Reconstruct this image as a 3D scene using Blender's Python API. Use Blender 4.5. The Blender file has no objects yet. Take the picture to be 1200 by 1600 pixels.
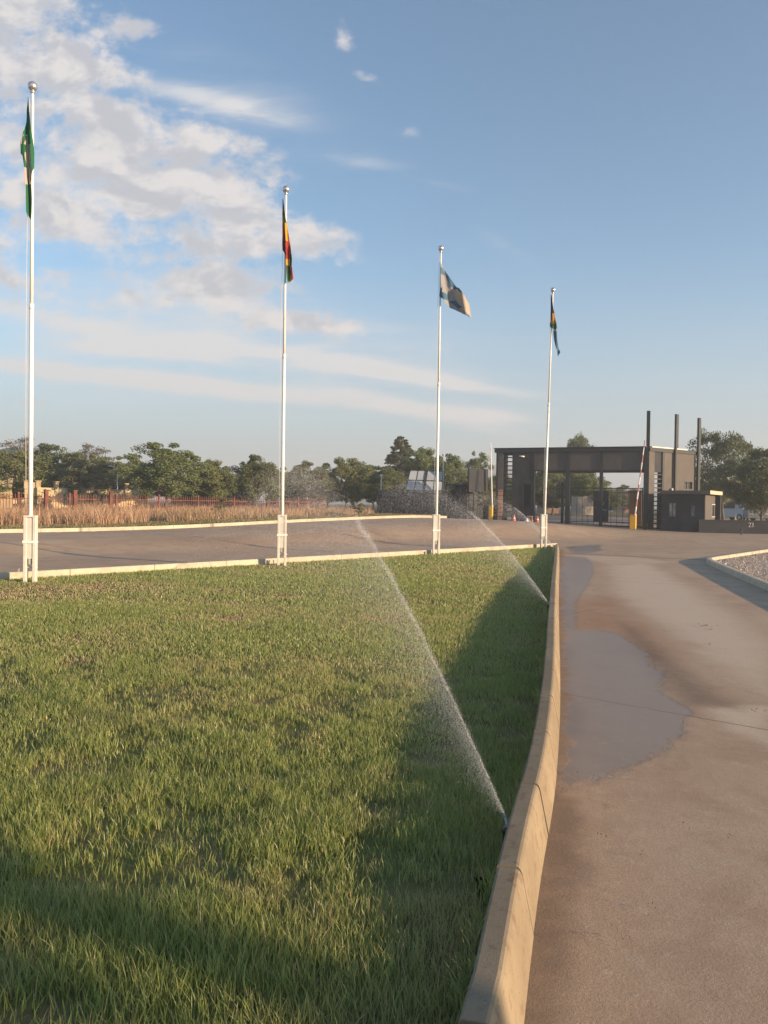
import bpy, math, random
import numpy as np
from mathutils import Vector, Matrix, Euler
rad = math.radians
sc = bpy.context.scene
COL = sc.collection

# ------------------------------------------------------------------ camera
CAMZ = 1.65
PITCH, ROLL = 0.62, 0.8
F = 1220.0
cam = bpy.data.cameras.new('camera'); camo = bpy.data.objects.new('camera', cam); COL.objects.link(camo)
cam.sensor_fit = 'VERTICAL'; cam.sensor_height = 36; cam.lens = 36*F/1600
cam.clip_start = 0.05; cam.clip_end = 20000
RM = Matrix.Rotation(rad(90-PITCH), 3, 'X') @ Matrix.Rotation(rad(ROLL), 3, 'Z')
camo.matrix_world = Matrix.Translation((0, 0, CAMZ)) @ RM.to_4x4()
sc.camera = camo
RMn = np.array(RM)
def ray(px, py):
    return RMn @ np.array([(px-600)/F, (800-py)/F, -1.0])
def W(px, py, D):                       # the point of a sight line at depth D
    d = ray(px, py); p = d*(D/d[1]); return (p[0], D, p[2]+CAMZ)
def G(px, py, z=0.0):                   # the point of a sight line at height z
    d = ray(px, py); t = (z-CAMZ)/d[2]; return (d[0]*t, d[1]*t, z)
def X(px, D, py=800): return W(px, py, D)[0]
def Z(px, py, D): return W(px, py, D)[2]

# ------------------------------------------------------------------ light
SUN_EL = 9.5
SAZ = np.array([0.90, -0.43]); SAZ /= np.linalg.norm(SAZ)
sv = Vector((SAZ[0]*math.cos(rad(SUN_EL)), SAZ[1]*math.cos(rad(SUN_EL)), math.sin(rad(SUN_EL))))
sl = bpy.data.lights.new('sun', 'SUN'); sl.energy = 4.8; sl.angle = rad(0.6); sl.color = (1.0, 0.72, 0.45)
so = bpy.data.objects.new('sun', sl); COL.objects.link(so)
so.rotation_euler = sv.to_track_quat('Z', 'Y').to_euler(); so.location = (20, -10, 30)

world = bpy.data.worlds.new('World'); sc.world = world; world.use_nodes = True
nt = world.node_tree; nt.nodes.clear()
class NB:
    def __init__(s, nt): s.nt = nt
    def n(s, t, **k):
        o = s.nt.nodes.new(t)
        for a, v in k.items(): setattr(o, a, v)
        return o
    def put(s, sock, v):
        if isinstance(v, (int, float)): sock.default_value = v
        elif isinstance(v, (tuple, list)): sock.default_value = tuple(v) if len(v) == len(sock.default_value) else tuple(v)+(1,)
        else: s.nt.links.new(v, sock)
    def m(s, op, a, b=0.0, c=None, clamp=False):
        o = s.n('ShaderNodeMath', operation=op, use_clamp=clamp)
        s.put(o.inputs[0], a); s.put(o.inputs[1], b)
        if c is not None: s.put(o.inputs[2], c)
        return o.outputs[0]
    def mix(s, f, a, b, bt='MIX'):
        o = s.n('ShaderNodeMix', data_type='RGBA', blend_type=bt)
        s.put(o.inputs[0], f); s.put(o.inputs[6], a); s.put(o.inputs[7], b)
        return o.outputs[2]
    def noise(s, vec, scale, detail=4, rough=.55, dist=0.0):
        o = s.n('ShaderNodeTexNoise')
        if vec is not None: s.put(o.inputs['Vector'], vec)
        s.put(o.inputs['Scale'], scale); s.put(o.inputs['Detail'], detail); s.put(o.inputs['Roughness'], rough); s.put(o.inputs['Distortion'], dist)
        return o.outputs['Fac']
    def ss(s, v, a, b, lo=0.0, hi=1.0):
        o = s.n('ShaderNodeMapRange', interpolation_type='SMOOTHSTEP')
        s.put(o.inputs[0], v); s.put(o.inputs[1], a); s.put(o.inputs[2], b); s.put(o.inputs[3], lo); s.put(o.inputs[4], hi)
        return o.outputs[0]
    def comb(s, x, y, z):
        o = s.n('ShaderNodeCombineXYZ'); s.put(o.inputs[0], x); s.put(o.inputs[1], y); s.put(o.inputs[2], z); return o.outputs[0]

B = NB(nt)
sky = B.n('ShaderNodeTexSky', sky_type='NISHITA'); sky.sun_disc = False
sky.sun_elevation = rad(SUN_EL); sky.sun_rotation = math.atan2(SAZ[0], SAZ[1])
sky.air_density = 1.0; sky.dust_density = 0.9; sky.ozone_density = 1.6; sky.altitude = 1200
tc = B.n('ShaderNodeTexCoord'); sep = B.n('ShaderNodeSeparateXYZ'); nt.links.new(tc.outputs['Generated'], sep.inputs[0])
sx, sy, sz = sep.outputs
ay = B.m('ADD', B.m('ABSOLUTE', sy), 0.03)
u = B.m('DIVIDE', sx, ay); v = B.m('DIVIDE', sz, ay)
uv = B.comb(u, v, 0.0)
# cloud banks: centre and radii in the tangent of the viewing angle; sharpness, softness by kind
def U(px): return (px-600)/F
def V(py): return (788-py)/F
def blobs(lst):
    tot = None
    for (px, py, rx, ry, rot, amp) in lst:
        du = B.m('SUBTRACT', u, U(px)); dv = B.m('SUBTRACT', v, V(py))
        if rot:
            c, s_ = math.cos(rad(rot)), math.sin(rad(rot))
            a = B.m('ADD', B.m('MULTIPLY', du, c), B.m('MULTIPLY', dv, s_))
            b = B.m('SUBTRACT', B.m('MULTIPLY', dv, c), B.m('MULTIPLY', du, s_))
        else: a, b = du, dv
        a = B.m('MULTIPLY', a, F/rx); b = B.m('MULTIPLY', b, F/ry)
        d2 = B.m('ADD', B.m('MULTIPLY', a, a), B.m('MULTIPLY', b, b))
        g = B.m('MULTIPLY', B.m('EXPONENT', B.m('MULTIPLY', d2, -1.0)), amp)
        tot = g if tot is None else B.m('MAXIMUM', tot, g) if False else B.m('ADD', tot, g)
    return tot
cum = blobs([
 (20,60,150,110,-25,.85),(40,200,170,70,0,.75),(120,120,70,60,0,.5),(200,195,120,40,-10,.4),
 (265,265,75,55,0,.9),(345,300,95,60,-15,.95),(150,280,80,60,0,.7),(100,330,110,40,0,.6),(230,350,170,45,0,.85),
 (420,370,90,40,-20,.75),(485,380,55,16,0,.55),(290,400,230,22,-4,.5),(470,415,60,18,0,.4),
 (30,450,80,55,-15,.95),(0,265,60,25,0,.7),(90,300,25,14,0,.5),
 (255,475,85,32,0,1.0),(370,465,80,30,0,.8),(318,408,26,12,0,.8),(455,518,100,24,-6,1.0),(320,440,70,24,0,.6),
 (200,320,230,90,0,.35),(300,440,200,60,0,.25),(80,100,120,120,0,.35),(410,500,90,20,-4,.5),(120,500,110,20,-8,.35),
 (526,68,13,18,0,.62),(534,94,20,17,0,.72),(520,84,10,12,0,.4),(560,146,24,9,-10,.5),(226,82,34,12,0,.75),(625,218,32,24,-30,.36),(60,645,60,12,0,.35),
])
cnz = B.noise(B.comb(u, B.m('MULTIPLY', v, 1.5), 0.3), 13.0, 11, .62, .12)
cnz2 = B.noise(B.comb(u, B.m('MULTIPLY', v, 1.3), 4.3), 36.0, 6, .6, .1)
cd = B.m('ADD', B.m('MULTIPLY', B.m('POWER', B.m('MINIMUM', cum, 1.5), .8), .62), B.m('MULTIPLY', B.m('MULTIPLY', B.m('SUBTRACT', cnz, .5), 2.6), B.ss(cum, .02, .45)))
cd = B.m('ADD', cd, B.m('MULTIPLY', B.m('MULTIPLY', B.m('SUBTRACT', cnz2, .5), .9), B.ss(cum, .02, .45)))
cden = B.ss(cd, .20, .86)
strk = blobs([
 (270,565,150,10,-5,.9),(450,562,230,13,-7,.8),(590,590,160,9,-8,.75),(150,595,260,10,-5,.6),(420,625,270,12,-5,.8),
 (640,645,150,12,-12,.7),(330,185,110,16,-12,.6),(570,275,75,10,-5,.25),(685,307,60,8,-10,.2),(110,520,170,16,-12,.6),
 (740,652,80,14,-4,.6),(700,604,110,8,-7,.6),(60,590,120,9,-6,.6),(400,185,180,60,-20,.2),(560,540,200,60,-8,.22),(780,400,60,14,-30,.2),(300,560,420,110,0,.30),(150,330,260,200,0,.22),
])
snz = B.noise(B.comb(B.m('MULTIPLY', u, .35), B.m('MULTIPLY', v, 1.6), 7.1), 16.0, 7, .6, .4)
sd = B.m('MULTIPLY', strk, B.ss(snz, .25, .75, .35, 1.3))
sden = B.m('MULTIPLY', B.ss(sd, .04, .72), .9)
hz = B.m('MULTIPLY', B.ss(v, .34, .0), .85)                       # milky air at the horizon
hzn = B.noise(B.comb(B.m('MULTIPLY', u, .5), B.m('MULTIPLY', v, 3.0), 1.7), 7.0, 4)
skyc = B.mix(1.0, sky.outputs[0], (0.86, 1.0, 1.03), 'MULTIPLY')
CW = (3.4, 3.22, 3.16); CG = (2.3, 2.35, 2.55)
cofs = B.noise(B.comb(B.m('ADD', u, .011), B.m('MULTIPLY', B.m('ADD', v, .013), 1.5), 0.3), 11.0, 6, .55, .25)
cref = B.noise(B.comb(u, B.m('MULTIPLY', v, 1.5), 0.3), 11.0, 6, .55, .25)
shade = B.m('MULTIPLY', B.ss(B.m('SUBTRACT', cofs, cref), -.09, .08), B.ss(cd, .3, .9, .35, 1.0))
ccol = B.mix(shade, CW, CG)
c1 = B.mix(hz, skyc, B.mix(hzn, (1.7, 2.05, 2.35), (2.15, 2.35, 2.52)))
c2 = B.mix(sden, c1, (3.3, 3.25, 3.25))
c3 = B.mix(B.m('MULTIPLY', cden, .95), c2, ccol)
bg = B.n('ShaderNodeBackground'); B.put(bg.inputs[0], c3); bg.inputs[1].default_value = 0.112
out = B.n('ShaderNodeOutputWorld'); nt.links.new(bg.outputs[0], out.inputs[0])

sc.view_settings.view_transform = 'Standard'; sc.view_settings.look = 'None'
sc.view_settings.exposure = 1.12; sc.view_settings.gamma = 1.0; sc.view_settings.use_curve_mapping = False
sc.render.engine = 'CYCLES'

# ------------------------------------------------------------------ helpers
rng = np.random.default_rng(7); random.seed(7)
def tag(o, label=None, cat=None, group=None, kind=None):
    if label: o['label'] = label
    if cat: o['category'] = cat
    if group: o['group'] = group
    if kind: o['kind'] = kind
    return o
def empty(name, loc, label=None, cat=None, group=None, rz=0.0):
    o = bpy.data.objects.new(name, None); o.empty_display_size = .3; COL.objects.link(o)
    o.location = loc; o.rotation_euler = (0, 0, rz)
    return tag(o, label, cat, group)
def link_mesh(name, me, mats, parent=None, loc=None):
    o = bpy.data.objects.new(name, me); COL.objects.link(o)
    for m_ in (mats if isinstance(mats, (list, tuple)) else [mats]): me.materials.append(m_)
    if parent is not None: o.parent = parent
    if loc is not None: o.location = loc
    return o
def np_mesh(name, verts, faces, k, smooth=False, attrs=None, mids=None):
    verts = np.asarray(verts, dtype=np.float32); faces = np.asarray(faces, dtype=np.int32)
    me = bpy.data.meshes.new(name); me.vertices.add(len(verts)); me.vertices.foreach_set('co', verts.ravel())
    nf = len(faces); me.loops.add(nf*k); me.loops.foreach_set('vertex_index', faces.ravel())
    me.polygons.add(nf); me.polygons.foreach_set('loop_start', np.arange(nf, dtype=np.int32)*k)
    me.polygons.foreach_set('loop_total', np.full(nf, k, dtype=np.int32))
    if smooth: me.polygons.foreach_set('use_smooth', np.ones(nf, dtype=bool))
    if mids is not None: me.polygons.foreach_set('material_index', np.asarray(mids, dtype=np.int32))
    for a, val in (attrs or {}).items():
        at = me.attributes.new(a, 'FLOAT', 'POINT'); at.data.foreach_set('value', np.asarray(val, dtype=np.float32))
    me.update(); me.validate(); return me
class MB:
    def __init__(s): s.v = []; s.f = []; s.mi = []; s.sm = []
    def add(s, vs, fs, mi=0, smooth=False):
        o = len(s.v); s.v += [tuple(map(float, p)) for p in vs]
        for f in fs: s.f.append([i+o for i in f]); s.mi.append(mi); s.sm.append(smooth)
        return s
    def hexa(s, b, t, mi=0):            # b, t: four bottom and four top points, counter-clockwise
        return s.add(list(b)+list(t), [(3,2,1,0),(4,5,6,7),(0,1,5,4),(1,2,6,5),(2,3,7,6),(3,0,4,7)], mi)
    def box(s, c, size, ax=(1,0), tilt=None, mi=0, bev=0.0):   # c: centre; ax: horizontal direction of its x
        ax = np.array(ax, float); ax /= np.linalg.norm(ax); ux = np.array([ax[0], ax[1], 0]); uy = np.array([-ax[1], ax[0], 0]); uz = np.array([0,0,1.])
        if tilt is not None: uz = np.array(tilt, float); uz /= np.linalg.norm(uz)
        c = np.array(c, float); hx, hy, hz_ = [q/2 for q in size]
        if bev <= 0:
            b = [c+ux*a*hx+uy*d*hy-uz*hz_ for a, d in ((-1,-1),(1,-1),(1,1),(-1,1))]
            t = [c+ux*a*hx+uy*d*hy+uz*hz_ for a, d in ((-1,-1),(1,-1),(1,1),(-1,1))]
            return s.hexa(b, t, mi)
        pts = []; e = bev
        prof = [(-hz_, e), (-hz_+e, 0), (hz_-e, 0), (hz_, e)]
        for (zz, ins) in prof:
            for a, d in ((-1,-1),(1,-1),(1,1),(-1,1)):
                x0, y0 = hx-ins, hy-ins
                pts.append(c+ux*(a*(x0-e*(a*d > 0)))+uy*(d*(y0-e*(a*d < 0)))+uz*zz)
                pts.append(c+ux*(a*(x0-e*(a*d < 0)))+uy*(d*(y0-e*(a*d > 0)))+uz*zz)
        # octagonal rings
        rings = []
        for (zz, ins) in prof:
            x0, y0 = hx-ins, hy-ins; r = []
            for (px, py) in ((-x0+e,-y0),(x0-e,-y0),(x0,-y0+e),(x0,y0-e),(x0-e,y0),(-x0+e,y0),(-x0,y0-e),(-x0,-y0+e)):
                r.append(c+ux*px+uy*py+uz*zz)
            rings.append(r)
        vs = [p for r in rings for p in r]; fs = []
        for i in range(3):
            for j in range(8): k = (j+1) % 8; fs.append((i*8+j, i*8+k, i*8+8+k, i*8+8+j))
        fs.append(tuple(range(7,-1,-1))); fs.append(tuple(range(24,32)))
        return s.add(vs, fs, mi)
    def tube(s, pts, rs, n=10, mi=0, smooth=True, cap=True):
        pts = [np.array(p, float) for p in pts]
        if isinstance(rs, (int, float)): rs = [rs]*len(pts)
        vs = []; fs = []
        for i, p in enumerate(pts):
            d = pts[min(i+1, len(pts)-1)]-pts[max(i-1, 0)]; d /= (np.linalg.norm(d)+1e-9)
            a = np.cross(d, [0,0,1.] if abs(d[2]) < .9 else [1.,0,0]); a /= np.linalg.norm(a); b = np.cross(d, a)
            for j in range(n):
                t = 2*math.pi*j/n; vs.append(p+(a*math.cos(t)+b*math.sin(t))*rs[i])
        for i in range(len(pts)-1):
            for j in range(n): k = (j+1) % n; fs.append((i*n+j, i*n+k, i*n+n+k, i*n+n+j))
        s.add(vs, fs, mi, smooth)
        if cap:
            s.add(vs[:n], [tuple(range(n))], mi); s.add(vs[-n:], [tuple(range(n-1,-1,-1))], mi)
        return s
    def lathe(s, c, prof, n=20, mi=0, smooth=True):            # prof: (r, z) pairs
        vs = []; fs = []
        for r, z in prof:
            for j in range(n): t = 2*math.pi*j/n; vs.append((c[0]+r*math.cos(t), c[1]+r*math.sin(t), c[2]+z))
        for i in range(len(prof)-1):
            for j in range(n): k = (j+1) % n; fs.append((i*n+j, i*n+k, i*n+n+k, i*n+n+j))
        return s.add(vs, fs, mi, smooth)
    def prism(s, poly, z0, z1, mi=0):
        n = len(poly); vs = [(p[0], p[1], z0) for p in poly]+[(p[0], p[1], z1) for p in poly]
        fs = [tuple(range(n-1,-1,-1)), tuple(range(n, 2*n))]+[(i, (i+1) % n, n+(i+1) % n, n+i) for i in range(n)]
        return s.add(vs, fs, mi)
    def build(s, name, mats, parent=None, origin=(0,0,0), fix=True):
        o = np.array(origin, float)
        me = bpy.data.meshes.new(name); me.from_pydata([tuple(np.array(p)-o) for p in s.v], [], s.f)
        me.polygons.foreach_set('material_index', s.mi); me.polygons.foreach_set('use_smooth', s.sm)
        if fix:
            import bmesh
            bm = bmesh.new(); bm.from_mesh(me); bmesh.ops.remove_doubles(bm, verts=bm.verts, dist=1e-5)
            bmesh.ops.recalc_face_normals(bm, faces=bm.faces); bm.to_mesh(me); bm.free()
        me.update()
        return link_mesh(name, me, mats, parent, None if parent is not None else tuple(o))
def copy_tree(o, parent=None):
    c = o.copy(); COL.objects.link(c)
    if parent is not None: c.parent = parent
    for ch in list(o.children): copy_tree(ch, c)
    return c
# value noise in numpy
_perm = rng.random((64, 64))
def vnoise(x, y, s):
    x = np.asarray(x)/s; y = np.asarray(y)/s
    xi = np.floor(x).astype(int); yi = np.floor(y).astype(int); fx = x-xi; fy = y-yi
    fx = fx*fx*(3-2*fx); fy = fy*fy*(3-2*fy)
    g = lambda a, b: _perm[a % 64, b % 64]
    return (g(xi,yi)*(1-fx)+g(xi+1,yi)*fx)*(1-fy)+(g(xi,yi+1)*(1-fx)+g(xi+1,yi+1)*fx)*fy
def fbm(x, y, s): return .5*vnoise(x, y, s)+.3*vnoise(x+7.3, y+1.9, s/2.1)+.2*vnoise(x+3.1, y+9.7, s/4.3)
def sstep(a, b, x): t = np.clip((np.asarray(x)-a)/(b-a), 0, 1); return t*t*(3-2*t)

# terrain: road height, smooth average of levelled points
CT = [(1,3,-.14),(2,8,-.14),(3.2,13,-.14),(4.8,21,-.14),(6.2,28,-.14),(9,18,-.14),(11,27,-.12),(4,0,-.14),(8,8,-.14),(0,-6,-.14),(14,14,-.14),(17,30,-.1),
      (-9,13,-.1),(-8,16,-.06),(-5,18.5,-.05),(-2.7,21.2,-.05),(-.5,23.5,-.05),(1.7,26,-.04),(4,28.3,-.05),(6.5,31.5,-.08),(-20,5,-.1),(-5,5,-.14)]
for (px, py, D) in ((-60,831,30),(0,831,31.5),(110,830,32.5),(220,829,34),(330,823,37),(440,816,40.3),(540,812,44),(646,808,47.5),(700,808,50),(768,813,55),(776,814,54),(890,818,52.3),(1009,828,50.5),(1100,832,48),(1200,834,47),(1290,836,46)):
    p = W(px, py, D); CT.append((p[0], p[1], p[2]))
CT += [(X(900,75),75,.62),(X(650,70),70,.85),(X(1100,75),75,.5),(-25,45,.6),(-10,60,.8),(-45,60,.7),(60,70,.4),(0,110,.8),(60,110,.6),(-60,110,.8)]
CT = np.array(CT)
def zroad(x, y):
    x = np.asarray(x, float); y = np.asarray(y, float); sh = np.broadcast(x, y).shape
    xf = np.clip(np.broadcast_to(x, sh).ravel(), -60, 60); yf = np.clip(np.broadcast_to(y, sh).ravel(), -8, 110)
    o = np.empty(len(xf))
    for i in range(0, len(xf), 20000):
        d2 = (xf[i:i+20000,None]-CT[None,:,0])**2+(yf[i:i+20000,None]-CT[None,:,1])**2
        w = np.exp(-d2/(2*3.6**2))+1e-7/(1+d2/400)**2
        o[i:i+20000] = (w*CT[None,:,2]).sum(1)/w.sum(1)
    return o.reshape(sh) if sh else float(o[0])
NV = np.array([-.735, .68]); TV = np.array([.68, .735])        # across and along the row of flagpoles
def perp(x, y): return NV[0]*np.asarray(x)+NV[1]*np.asarray(y)
OPP = 31.2                                                     # far kerb of the road
def zground(x, y):
    # outside the paving the land stands a little above it
    rise = sstep(OPP+.1, OPP+.6, perp(x, y))*(1-sstep(3.0, 5.0, np.asarray(x)))
    return zroad(x, y)-.07+rise*.21

# ------------------------------------------------------------------ materials
def mat(name, build):
    m_ = bpy.data.materials.new(name); m_.use_nodes = True; t = m_.node_tree; t.nodes.clear(); b = NB(t)
    o = b.n('ShaderNodeOutputMaterial'); r = build(b)
    if isinstance(r, tuple): t.links.new(r[0], o.inputs[0]); (r[1] is not None) and t.links.new(r[1], o.inputs[1])
    else: t.links.new(r, o.inputs[0])
    return m_
def principled(b, col, rough=.7, metal=0.0, spec=.3, normal=None):
    p = b.n('ShaderNodeBsdfPrincipled'); b.put(p.inputs['Base Color'], col); b.put(p.inputs['Roughness'], rough); b.put(p.inputs['Metallic'], metal)
    b.put(p.inputs['Specular IOR Level'], spec)
    if normal is not None: b.put(p.inputs['Normal'], normal)
    return p.outputs[0]
def bump(b, h, strength, dist=.01):
    o = b.n('ShaderNodeBump'); b.put(o.inputs['Height'], h); o.inputs['Strength'].default_value = strength; o.inputs['Distance'].default_value = dist; return o.outputs[0]
def objco(b): return b.n('ShaderNodeTexCoord').outputs['Object']
def geopos(b): return b.n('ShaderNodeNewGeometry').outputs['Position']
def attr(b, n): return b.n('ShaderNodeAttribute', attribute_name=n).outputs['Fac']
def paint(name, col, rough=.55, var=.18, scale=3.0, metal=0.0, spec=.35, dirt=None, bmp=.05):
    def f(b):
        co = geopos(b); n1 = b.noise(co, scale, 5, .6); n2 = b.noise(co, scale*9, 3, .6)
        k = b.m('ADD', b.m('MULTIPLY', n1, .7), b.m('MULTIPLY', n2, .3))
        dk = tuple(c*(1-var*1.6) for c in col); lt = tuple(min(1, c*(1+var)) for c in col)
        c = b.mix(b.ss(k, .3, .7), dk, lt)
        if dirt: c = b.mix(b.m('MULTIPLY', b.ss(b.noise(co, scale*2.3, 6, .65), .52, .75), .6), c, dirt)
        return principled(b, c, b.ss(n2, .2, .8, rough-.08, rough+.1), metal, spec, bump(b, n2, bmp) if bmp else None)
    return mat(name, f)
M = {}
M['white'] = paint('white_paint', (.80,.79,.76), .35, .05, 2, spec=.5, dirt=(.5,.45,.38), bmp=0)
M['whiteb'] = paint('weathered_white_paint', (.60,.57,.51), .45, .08, 3, spec=.4, dirt=(.40,.36,.28), bmp=0)
M['steel'] = paint('brushed_steel', (.62,.60,.60), .28, .06, 5, metal=.85, bmp=0)
M['galv'] = paint('galvanised', (.30,.29,.27), .5, .2, 6, metal=.3)
M['rope'] = paint('rope', (.6,.58,.54), .9, .1, 8)
M['char'] = paint('charcoal_render', (.050,.053,.060), .85, .18, 1.2, spec=.15, dirt=(.075,.075,.08))
M['char2'] = paint('charcoal_steel', (.034,.038,.045), .55, .15, 2, spec=.3)
M['taupe'] = paint('taupe_render', (.125,.114,.107), .9, .1, 1.0, spec=.15, dirt=(.13,.11,.10))
M['fascia'] = paint('fascia_panel', (.098,.089,.086), .85, .12, .8, spec=.15)
M['cream'] = paint('sunlit_roof_end', (.55,.46,.33), .85, .08, 2, spec=.2)  # sunlit look of the guardhouse roof end, put into the colour
M['black'] = paint('dark_void', (.022,.022,.024), .4, .2, 3)
M['flash'] = paint('roof_flashing', (.62,.60,.57), .5, .1, 2)
M['yellow'] = paint('barrier_yellow', (.80,.42,.02), .4, .08, 4, spec=.5)
M['orange'] = paint('cone_orange', (.75,.13,.06), .5, .08, 6)
M['boomw'] = paint('boom_white', (.75,.72,.70), .4, .05, 6)
M['boomr'] = paint('boom_red', (.42,.16,.13), .4, .1, 6)
M['rust'] = paint('red_palisade', (.16,.06,.045), .85, .3, 3, dirt=(.23,.12,.085))
M['wally'] = paint('yellow_wall', (.52,.40,.235), .85, .1, 1.5, dirt=(.4,.3,.17))
M['greenroof'] = paint('green_roof', (.12,.22,.17), .6, .15, 1)
M['redroof'] = paint('red_roof', (.30,.10,.075), .8, .2, 2)
M['greyroof'] = paint('grey_roof', (.20,.17,.16), .8, .2, 2)
M['housew'] = paint('house_wall', (.42,.36,.30), .85, .1, 2)
M['housep'] = paint('house_wall_brick', (.32,.18,.13), .85, .15, 3)
M['glass'] = paint('window_glass', (.05,.055,.06), .12, .1, 2, spec=.7, bmp=0)
M['glassp'] = paint('pale_glass', (.30,.27,.25), .25, .35, 2.5, spec=.6, bmp=0)  # pale reflections and things behind the glass, put into the pane colour
M['plant'] = paint('stem', (.10,.075,.05), .9, .2, 10)
def mk_brick(b):
    co = geopos(b); br = b.n('ShaderNodeTexBrick'); sp = b.n('ShaderNodeSeparateXYZ'); b.put(sp.inputs[0], co)
    b.put(br.inputs['Vector'], b.comb(b.m('ADD', sp.outputs[0], sp.outputs[1]), sp.outputs[2], 0.0))
    b.put(br.inputs['Color1'], (.50,.27,.17)); b.put(br.inputs['Color2'], (.42,.21,.13)); b.put(br.inputs['Mortar'], (.16,.12,.10))
    br.inputs['Scale'].default_value = 1.0; br.inputs['Brick Width'].default_value = .62; br.inputs['Row Height'].default_value = .29; br.inputs['Mortar Size'].default_value = .03
    return principled(b, br.outputs[0], .85)
M['brick'] = mat('stone_block', mk_brick)
def mk_panel(b):
    return principled(b, b.mix(b.noise(geopos(b), 2, 3), (.24,.27,.31), (.34,.37,.41)), .25, 0, .6)
M['solar'] = mat('solar_glass', mk_panel)

def mk_leaf(name, c1, c2, c3, trans=.25):
    def f(b):
        r = attr(b, 'rnd'); co = objco(b); n1 = b.noise(co, 1.1, 3, .6)
        c = b.mix(b.ss(r, 0, 1), c1, c2); c = b.mix(b.m('MULTIPLY', b.ss(n1, .4, .7), .6), c, c3)
        oi = b.n('ShaderNodeObjectInfo').outputs['Random']; c = b.mix(b.m('MULTIPLY', oi, .25), c, (c3[0]*1.3, c3[1]*1.1, c3[2]))
        d = b.n('ShaderNodeBsdfDiffuse'); b.put(d.inputs[0], c); t = b.n('ShaderNodeBsdfTranslucent'); b.put(t.inputs[0], c)
        g = b.n('ShaderNodeBsdfGlossy'); b.put(g.inputs[0], (.5,.5,.5)); b.put(g.inputs[1], .45)
        x = b.n('ShaderNodeMixShader'); b.put(x.inputs[0], trans); b.nt.links.new(d.outputs[0], x.inputs[1]); b.nt.links.new(t.outputs[0], x.inputs[2])
        y = b.n('ShaderNodeMixShader'); b.put(y.inputs[0], .04); b.nt.links.new(x.outputs[0], y.inputs[1]); b.nt.links.new(g.outputs[0], y.inputs[2])
        return y.outputs[0]
    return mat(name, f)
M['leaf'] = mk_leaf('leaf_green', (.125,.175,.068), (.19,.235,.095), (.235,.24,.115))
M['leafd'] = mk_leaf('leaf_dark', (.095,.13,.062), (.155,.185,.088), (.17,.185,.10))
M['leafl'] = mk_leaf('leaf_olive', (.15,.17,.085), (.21,.225,.12), (.23,.22,.13))
M['leafb'] = mk_leaf('leaf_brown', (.17,.13,.10), (.22,.17,.13), (.16,.14,.10))
M['bark'] = paint('bark', (.14,.11,.085), .95, .3, 8)
def blade_mat(name, lo, hi, dryc, tip, trans=.4):
    def f(b):
        r = attr(b, 'rnd'); dr = attr(b, 'dry'); t = attr(b, 't')
        c = b.mix(r, lo, hi); c = b.mix(b.m('MULTIPLY', t, .45), c, tip); c = b.mix(dr, c, dryc)
        d = b.n('ShaderNodeBsdfDiffuse'); b.put(d.inputs[0], c); tr = b.n('ShaderNodeBsdfTranslucent'); b.put(tr.inputs[0], c)
        g = b.n('ShaderNodeBsdfGlossy'); b.put(g.inputs[0], (.6,.6,.6)); b.put(g.inputs[1], .4)
        x = b.n('ShaderNodeMixShader'); b.put(x.inputs[0], trans); b.nt.links.new(d.outputs[0], x.inputs[1]); b.nt.links.new(tr.outputs[0], x.inputs[2])
        y = b.n('ShaderNodeMixShader'); b.put(y.inputs[0], .04); b.nt.links.new(x.outputs[0], y.inputs[1]); b.nt.links.new(g.outputs[0], y.inputs[2])
        return y.outputs[0]
    return mat(name, f)
M['blade'] = blade_mat('grass_blades', (.155,.225,.050), (.33,.375,.11), (.62,.44,.27), (.50,.52,.19), .5)
M['straw'] = blade_mat('dry_grass_blades', (.40,.24,.15), (.55,.36,.22), (.24,.20,.09), (.60,.40,.26), .3)
M['weed'] = blade_mat('verge_blades', (.12,.12,.05), (.22,.20,.09), (.36,.27,.14), (.26,.24,.10), .3)

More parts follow.
